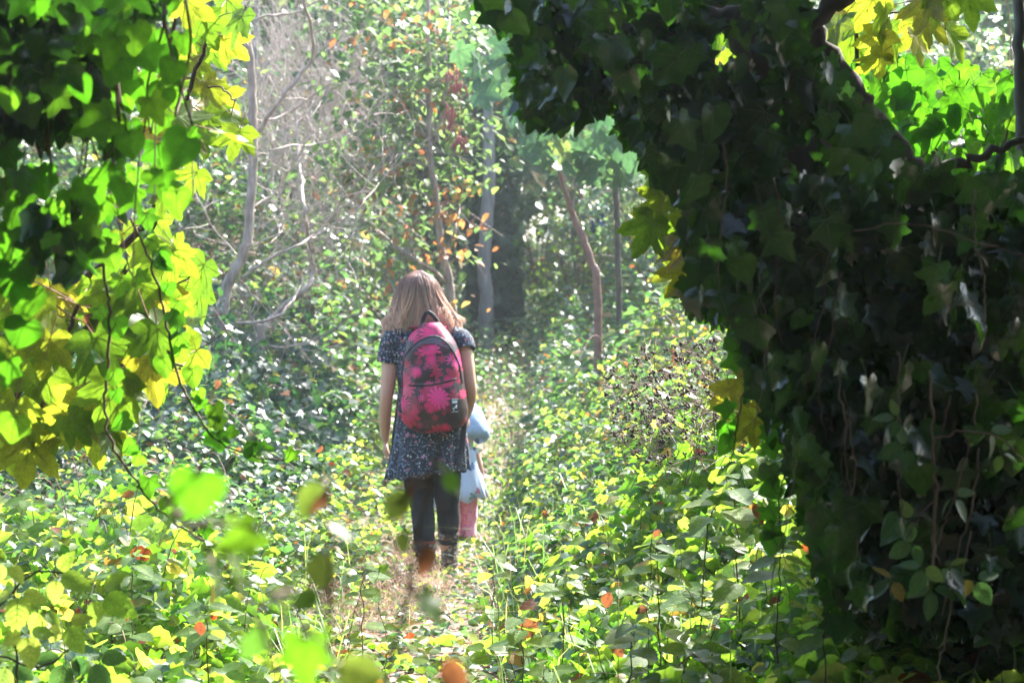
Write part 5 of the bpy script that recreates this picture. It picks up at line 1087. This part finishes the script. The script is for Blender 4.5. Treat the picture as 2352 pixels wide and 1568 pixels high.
sprig('tall blurred stem with curled leaves crossing the walker\'s legs', 2.5, [([(1012, 985), (1000, 1060), (975, 1150), (955, 1260), (930, 1380), (885, 1568)], [2.5, 4, 5, 5, 5])],
      [('blur', 1030, 1085, 95, -60, (.3, -.3, 1)), ('blur', 1035, 1105, 62, -20, FC), ('blur', 915, 1155, 92, 30, FC), ('dead', 978, 1280, 74, 10, FC), ('ivy', 985, 1390, 90, -40, (.5, -.4, .8)), ('dead', 935, 1130, 60, 10, (1, -.4, .2)), ('blur', 925, 1240, 50, 0, FC), ('dead', 1040, 1545, 84, -30, FC)])

# ------------------------------------------------------------------ leafy foreground plants
def nettle(label, px, py, d, h_px, pairs, s, lean=0, kind='nettle', name='nettle', cat='nettle'):
    g = pt(px, py, d); zg = float(ground_z(g.x, d)); root = empty(name, (g.x, d, zg), label, cat); mb = MB()
    P = [Vector((g.x, d, zg - .03)), pt(px + lean * .4, py - h_px * .45, d), pt(px + lean, py - h_px, d)]; Q = smooth_path(P, 8); mb.tube(wob(Q, .003), list(np.linspace(.0028, .0014, len(Q))), 6); mb.build('stem', M['vinestem'], root)
    for i in range(pairs):
        t = .35 + .65 * i / max(1, pairs - 1); q = Q[int(t * (len(Q) - 1))]; a = U(0, 3.1); sz = s * (1.15 - .55 * t) * d / 5227.
        for sg in (0, math.pi):
            dv = Vector((math.cos(a + sg), math.sin(a + sg), U(-.35, .1))); leaf_obj(kind, root, q + dv * .012, dv, (R.normal(0, .2), -.25, 1), sz * U(.9, 1.2))
    leaf_obj(kind, root, Q[-1], (.3, -.3, .5), (0, -.5, .8), s * .35 * d / 5227.); return root
NP = [('serrated nettle with pale backlit leaves, tallest on the right bed', 1600, 1320, 7.0, 190, 5, 105, 60), ('broad nettle leaning beside the dark ivy foot', 1700, 1280, 7.0, 190, 4, 110, -30), ('nettle in front of the dead leaves', 1520, 1400, 6.8, 150, 4, 90, -20), ('nettle in the lower right light', 1780, 1420, 6.4, 170, 4, 90, 20), ('slim nettle nearest the path on the right', 1290, 1430, 7.4, 130, 4, 75, 10),
      ('nettle before the walker\'s right boot', 1130, 1380, 9.2, 110, 4, 60, 10), ('nettle low in the bottom middle', 1200, 1560, 6.6, 140, 4, 95, 0), ('nettle at the bottom edge right of centre', 1440, 1580, 6.2, 150, 4, 100, 20), ('nettle near the shaded bottom right', 1900, 1560, 6.0, 170, 4, 95, -20), ('nettle left of the path edge', 830, 1420, 8.6, 120, 4, 65, 10), ('nettle among the ivy, bottom left', 480, 1540, 6.6, 150, 4, 95, -10), ('nettle at the left middle of the bed', 300, 1400, 7.6, 120, 4, 80, 10)]
for a in NP: nettle(*a)
bl = empty('bramble_spray', pt(40, 1500, 5.2), 'large soft-edged bramble leaves in the bottom left corner', 'bramble')
for L, r in (([(-40, 1430), (60, 1330), (120, 1310), (210, 1330)], [3, 3, 2]), ([(40, 1568), (30, 1430), (35, 1330)], [3, 3, 2]), ([(-20, 1500), (90, 1530), (180, 1480)], [3, 3, 2])):
    mb = MB(); trunk_px(mb, L, 5.3, r, 6, 6, .002); mb.build('stem', M['stem'], bl)
for px, py, s, a in ((40, 1360, 82, 0), (130, 1320, 78, -70), (230, 1365, 86, -60), (60, 1450, 78, -10), (150, 1430, 74, -30), (150, 1510, 84, 10), (215, 1510, 90, -15), (20, 1290, 70, 40), (100, 1400, 66, 30), (20, 1520, 80, 20)): trifoliate(bl, 'bramble' if py > 1490 else 'nettle', px, py, 5.3 + U(-.1, .1), s, a, (0, -.85, .5), .15, .7)
# thin dark stems with small pale leaves, right foreground
GS = 'slender dark seedling stems on the right bed'
for i, (x0, y0, x1, y1) in enumerate(((1455, 1110, 1490, 1420), (1375, 1030, 1420, 1330), (1560, 1230, 1640, 1560), (1660, 1150, 1720, 1500), (1730, 1100, 1760, 1480), (1790, 1180, 1800, 1540), (1850, 1240, 1830, 1568), (1340, 1280, 1390, 1568), (1280, 1250, 1330, 1500), (1500, 1330, 1500, 1568), (1620, 1380, 1600, 1568), (1900, 1350, 1930, 1568), (815, 1240, 800, 1530), (905, 1300, 885, 1540), (660, 1290, 720, 1568), (1250, 1370, 1240, 1568))):
    d = 6.6 + U(-.4, .6); g = pt(x1, y1, d); root = empty('seedling', (g.x, d, float(ground_z(g.x, d))), ['slender dark stem with small pale leaves, ' + w_ for w_ in ('tallest by the right bank', 'in front of the blackberry tangle', 'crossing the nettles', 'right of the nettles', 'beside the dark ivy foot', 'bent towards the dark tree', 'deepest in the right shade', 'above the bottom edge, centre right', 'nearest the path', 'behind the orange leaf', 'left of the shade line', 'at the bottom right', 'left of the bare path', 'beside the walker\'s shadow', 'in the left bed', 'at the right lip of the path')][i], 'seedling', GS)
    mb = MB(); kx = U(-45, 45); Q = trunk_px(mb, [(x0 + kx, y0, U(-.2, .2)), (x0 * .7 + x1 * .3 + U(-22, 22) + kx * .4, y0 * .7 + y1 * .3), (x0 * .3 + x1 * .7 + U(-20, 20), y0 * .3 + y1 * .7), (x1, y1)], d, [.5, .8, 1.0, 1.2], 6, 5, .004); twigs(mb, Q[:len(Q) * 3 // 4], 3, .12, .001, .3, 0, 4); mb.tube([Q[-1], Vector((Q[-1].x, Q[-1].y, min(Q[-1].z - .01, float(ground_z(Q[-1].x, d)))))], .0014, 5); mb.build('stem', M['vinestem'] if i % 4 else M['stem'], root)
    for j in range(8):
        q = Q[int(U(0, .75) * len(Q))]; dv = Vector((R.normal(0, 1), R.normal(0, .6), U(-.3, .3))).normalized(); leaf_obj('nettle', root, q, dv, (R.normal(0, .3), -.5, .8), U(.03, .055))
# dead leaves caught in the plants
for i, (px, py, d, s, lb) in enumerate(((1395, 1375, 6.6, 44, 'glowing orange dead leaf caught right of centre'), (1215, 1440, 6.7, 60, 'red-brown folded leaf low by the path'), (1545, 815, 9.5, 34, 'orange dead leaf on top of the bramble bank'), (1475, 1400, 6.6, 30, 'small orange curled leaf among nettles'), (1740, 1180, 6.6, 60, 'brown dead leaf beneath the dark ivy'), (1935, 1300, 5.6, 70, 'large tan dead leaf at the foot of the dark tree'), (1420, 1490, 6.3, 44, 'rusty dead leaf near the bottom edge'), (1510, 1230, 7.2, 40, 'brown curled leaf under the nettle'), (735, 1030, 11, 22, 'pale curled leaf left of the walker\'s hand'), (500, 880, 13, 22, 'rust-coloured leaf on the ivy mound'), (360, 575, 6.3, 52, 'brown withered leaf among the sycamore leaves'), (2030, 80, 6.5, 30, 'orange withered leaf in the top right'), (290, 1390, 6.8, 50, 'pinkish dry leaf on the left bed'), (460, 1440, 6.4, 40, 'dark red dead leaf low in the left bed'))):
    c_ = pt(px, py, d); root = empty('dead_leaf', c_, lb, 'leaf', 'withered leaves caught in the plants'); leaf_px('dead', root, px, py, d, s, U(-70, 70), (0, -.8, .5), .3, name='blade')
# blackberry tangle: withered brown heads on the right bank
bb = MB(); s = sample_poly([(1380, 860), (1480, 800), (1640, 780), (1680, 900), (1640, 1040), (1500, 1080), (1400, 1000)], 210)
for px, py in s:
    p = pt(px, py, U(8.0, 9.2)); L = U(.03, .12); dv = Vector((R.normal(0, 1), R.normal(0, 1), U(-.2, 1))).normalized(); bb.tube([p - dv * L, p], .0012, 3, cap=False)
    for q in range(5): c_ = p + Vector(R.normal(0, .005, 3)); bb.ball(c_, .005, .005, .005, 5, 3)
tag(bb.build('withered_blackberries', M['stem']), 'brown withered blackberry heads tangled on the right bank', 'blackberry', kind='stuff')

# bramble shoots standing out of the near bed
ORD = 'first second third fourth fifth sixth seventh eighth ninth tenth eleventh twelfth thirteenth fourteenth fifteenth sixteenth seventeenth eighteenth nineteenth twentieth'.split()
q = field(300, 5.6, 10.2, lambda x, y: (np.abs(DX(x, y)) > .45) & (np.abs(x) < .21 * y))
lft = sorted([p for p in q if DX(p[0], p[1]) < 0][:20], key=lambda p: -p[0] / p[1]); rgt = sorted([p for p in q if DX(p[0], p[1]) > 0][:20], key=lambda p: p[0] / p[1])
for x, y, lb in [(p[0], p[1], ORD[i] + ' bramble shoot left of the path, counted outwards') for i, p in enumerate(lft)] + [(p[0], p[1], ORD[i] + ' bramble shoot right of the path, counted outwards') for i, p in enumerate(rgt)]:
    zg = float(ground_z(x, y)); h = float(veg_top(x, y)) + U(.02, .14); root = empty('bramble_shoot', (x, y, zg), lb, 'bramble', 'bramble shoots in the near bed'); a = U(0, 6.28); L = U(.2, .5)
    Q = smooth_path([Vector((x, y, zg - .02)), Vector((x + math.cos(a) * L * .3, y + math.sin(a) * L * .3, zg + h * .9)), Vector((x + math.cos(a) * L * .7, y + math.sin(a) * L * .7, zg + h)), Vector((x + math.cos(a) * L, y + math.sin(a) * L, zg + h * .85))], 5)
    mb = MB(); mb.tube(Q, list(np.linspace(.0028, .0012, len(Q))), 5); mb.build('cane', M['cane'], root); kind = 'bramble' if R.random() < .22 else 'nettle'
    for j in range(5):
        p = Q[4 + int(j * (len(Q) - 5) / 4)]; b0 = U(0, 6.28); sz = U(.045, .095)
        for dv_ in (0, 1.25, -1.25): dv = Vector((math.cos(b0 + dv_), math.sin(b0 + dv_), U(-.25, .15))); leaf_obj(kind, root, p + dv * .01 + Vector((0, 0, .02)), dv, (R.normal(0, .25), -.55, .8), sz * (1 if dv_ == 0 else .8))
# ------------------------------------------------------------------ unseen trees added beyond the frame to keep the near plants in shade
def over_tree(x, y, h, rad, label, n, zc, rz):
    root = empty('shade_tree', (x, y, 0), label, 'tree', 'trees overhanging the viewpoint'); mb = MB()
    Q = smooth_path([Vector((x, y, -.2)), Vector((x + .1, y, h * .5)), Vector((x - .1, y + .2, h))], 6); mb.tube(Q, list(np.linspace(.2, .08, len(Q))), 10); mb.build('trunk', M['darkbark'], root)
    P = clumped((x, y, zc), (rad, rad, rz), n, 40, .3); P = P[~((P[:, 1] > .3) & (np.abs(P[:, 0]) < .30 * P[:, 1] + .25) & (P[:, 2] < 1.5 + .30 * P[:, 1] + .25))]
    crown(root, 'crown', L_DIAM, P, M['shade'], (.16, .30), (0, 0, 1), .5, .6)
for a in ((3.7, 2.2, 5, 2.3, 'leafy shade tree overhanging from the right', 5200, 3.9, 1.6), (-3.2, 1.8, 5, 2.3, 'leafy shade tree overhanging from the left', 4800, 3.9, 1.7), (-.3, -.5, 6, 2.5, 'leafy shade tree straight above the viewpoint', 4600, 4.6, 1.2), (.3, -3.2, 6, 2.9, 'dense shade tree behind the viewpoint', 6500, 2.8, 2.8), (4.8, -1.4, 6, 2.8, 'dense shade tree behind on the right', 6000, 2.8, 2.8), (-4.8, -1.4, 6, 2.8, 'dense shade tree behind on the left', 6000, 2.8, 2.8),
          (-6.6, 2.8, 7, 2.8, 'dense shade tree far out on the left side', 5000, 2.9, 2.9), (6.8, 3.2, 7, 2.8, 'dense shade tree far out on the right side', 5000, 2.9, 2.9), (-2.6, -6.6, 8, 3.4, 'tall shade tree well behind on the left', 5000, 3.6, 3.6), (3.0, -6.8, 8, 3.4, 'tall shade tree well behind on the right', 5000, 3.6, 3.6), (-8.2, -5, 8, 3.4, 'outer shade tree behind on the left', 4000, 3.6, 3.6), (8.2, -5, 8, 3.4, 'outer shade tree behind on the right', 4000, 3.6, 3.6)): over_tree(*a)
n = 3000; P = np.stack([U(-3.6, 1.0, n), U(1.0, 4.3, n), U(3.5, 4.8, n)], 1); o = scatter('overhanging_foliage', L_DIAM, P, flat_dirs(n, .6), rand_dirs(n, (0, 0, 1), .6), U(.16, .3, n), M['shade'])  # loose leaf layer added out of view to close the shade overhead
tag(o, 'leafy canopy hanging over the viewpoint', 'foliage', kind='stuff')
n = 9000; x = U(-9, 9, n); y = U(-9, 5.2, n); k = ~((y > 3.5) & (np.abs(x) < .25 * y + .6)); x = x[k]; y = y[k]; n = len(x)
o = scatter('shaded_undergrowth', L_DIAM, np.stack([x, y, ground_z(x, np.clip(y, 0, 70)) + U(.0, .35, n)], 1), flat_dirs(n, .3), rand_dirs(n, (0, 0, 1), .5), U(.1, .24, n), M['shade'])  # unseen dark plants added so the ground there throws back less light
tag(o, 'dark low plants in the shade about the viewpoint', 'undergrowth', kind='stuff')

# ------------------------------------------------------------------ the sunlit hazy air
b = MB(); x0, x1, y0, y1, z0, z1 = -310, 310, -310, 410, -1.5, 19
b.add([(x0, y0, z0), (x1, y0, z0), (x1, y1, z0), (x0, y1, z0), (x0, y0, z1), (x1, y0, z1), (x1, y1, z1), (x0, y1, z1)], [(0, 3, 2, 1), (4, 5, 6, 7), (0, 1, 5, 4), (1, 2, 6, 5), (2, 3, 7, 6), (3, 0, 4, 7)])
m, t = mat_new('haze'); v = nd(t, 'ShaderNodeVolumePrincipled'); v.inputs['Density'].default_value = .0014; v.inputs['Color'].default_value = (.82, .92, 1, 1); v.inputs['Anisotropy'].default_value = .35
o = nd(t, 'ShaderNodeOutputMaterial'); t.links.new(v.outputs[0], o.inputs['Volume'])
tag(b.build('haze', m, smooth=False), 'thin sunlit haze filling the clearing', 'haze', kind='stuff')
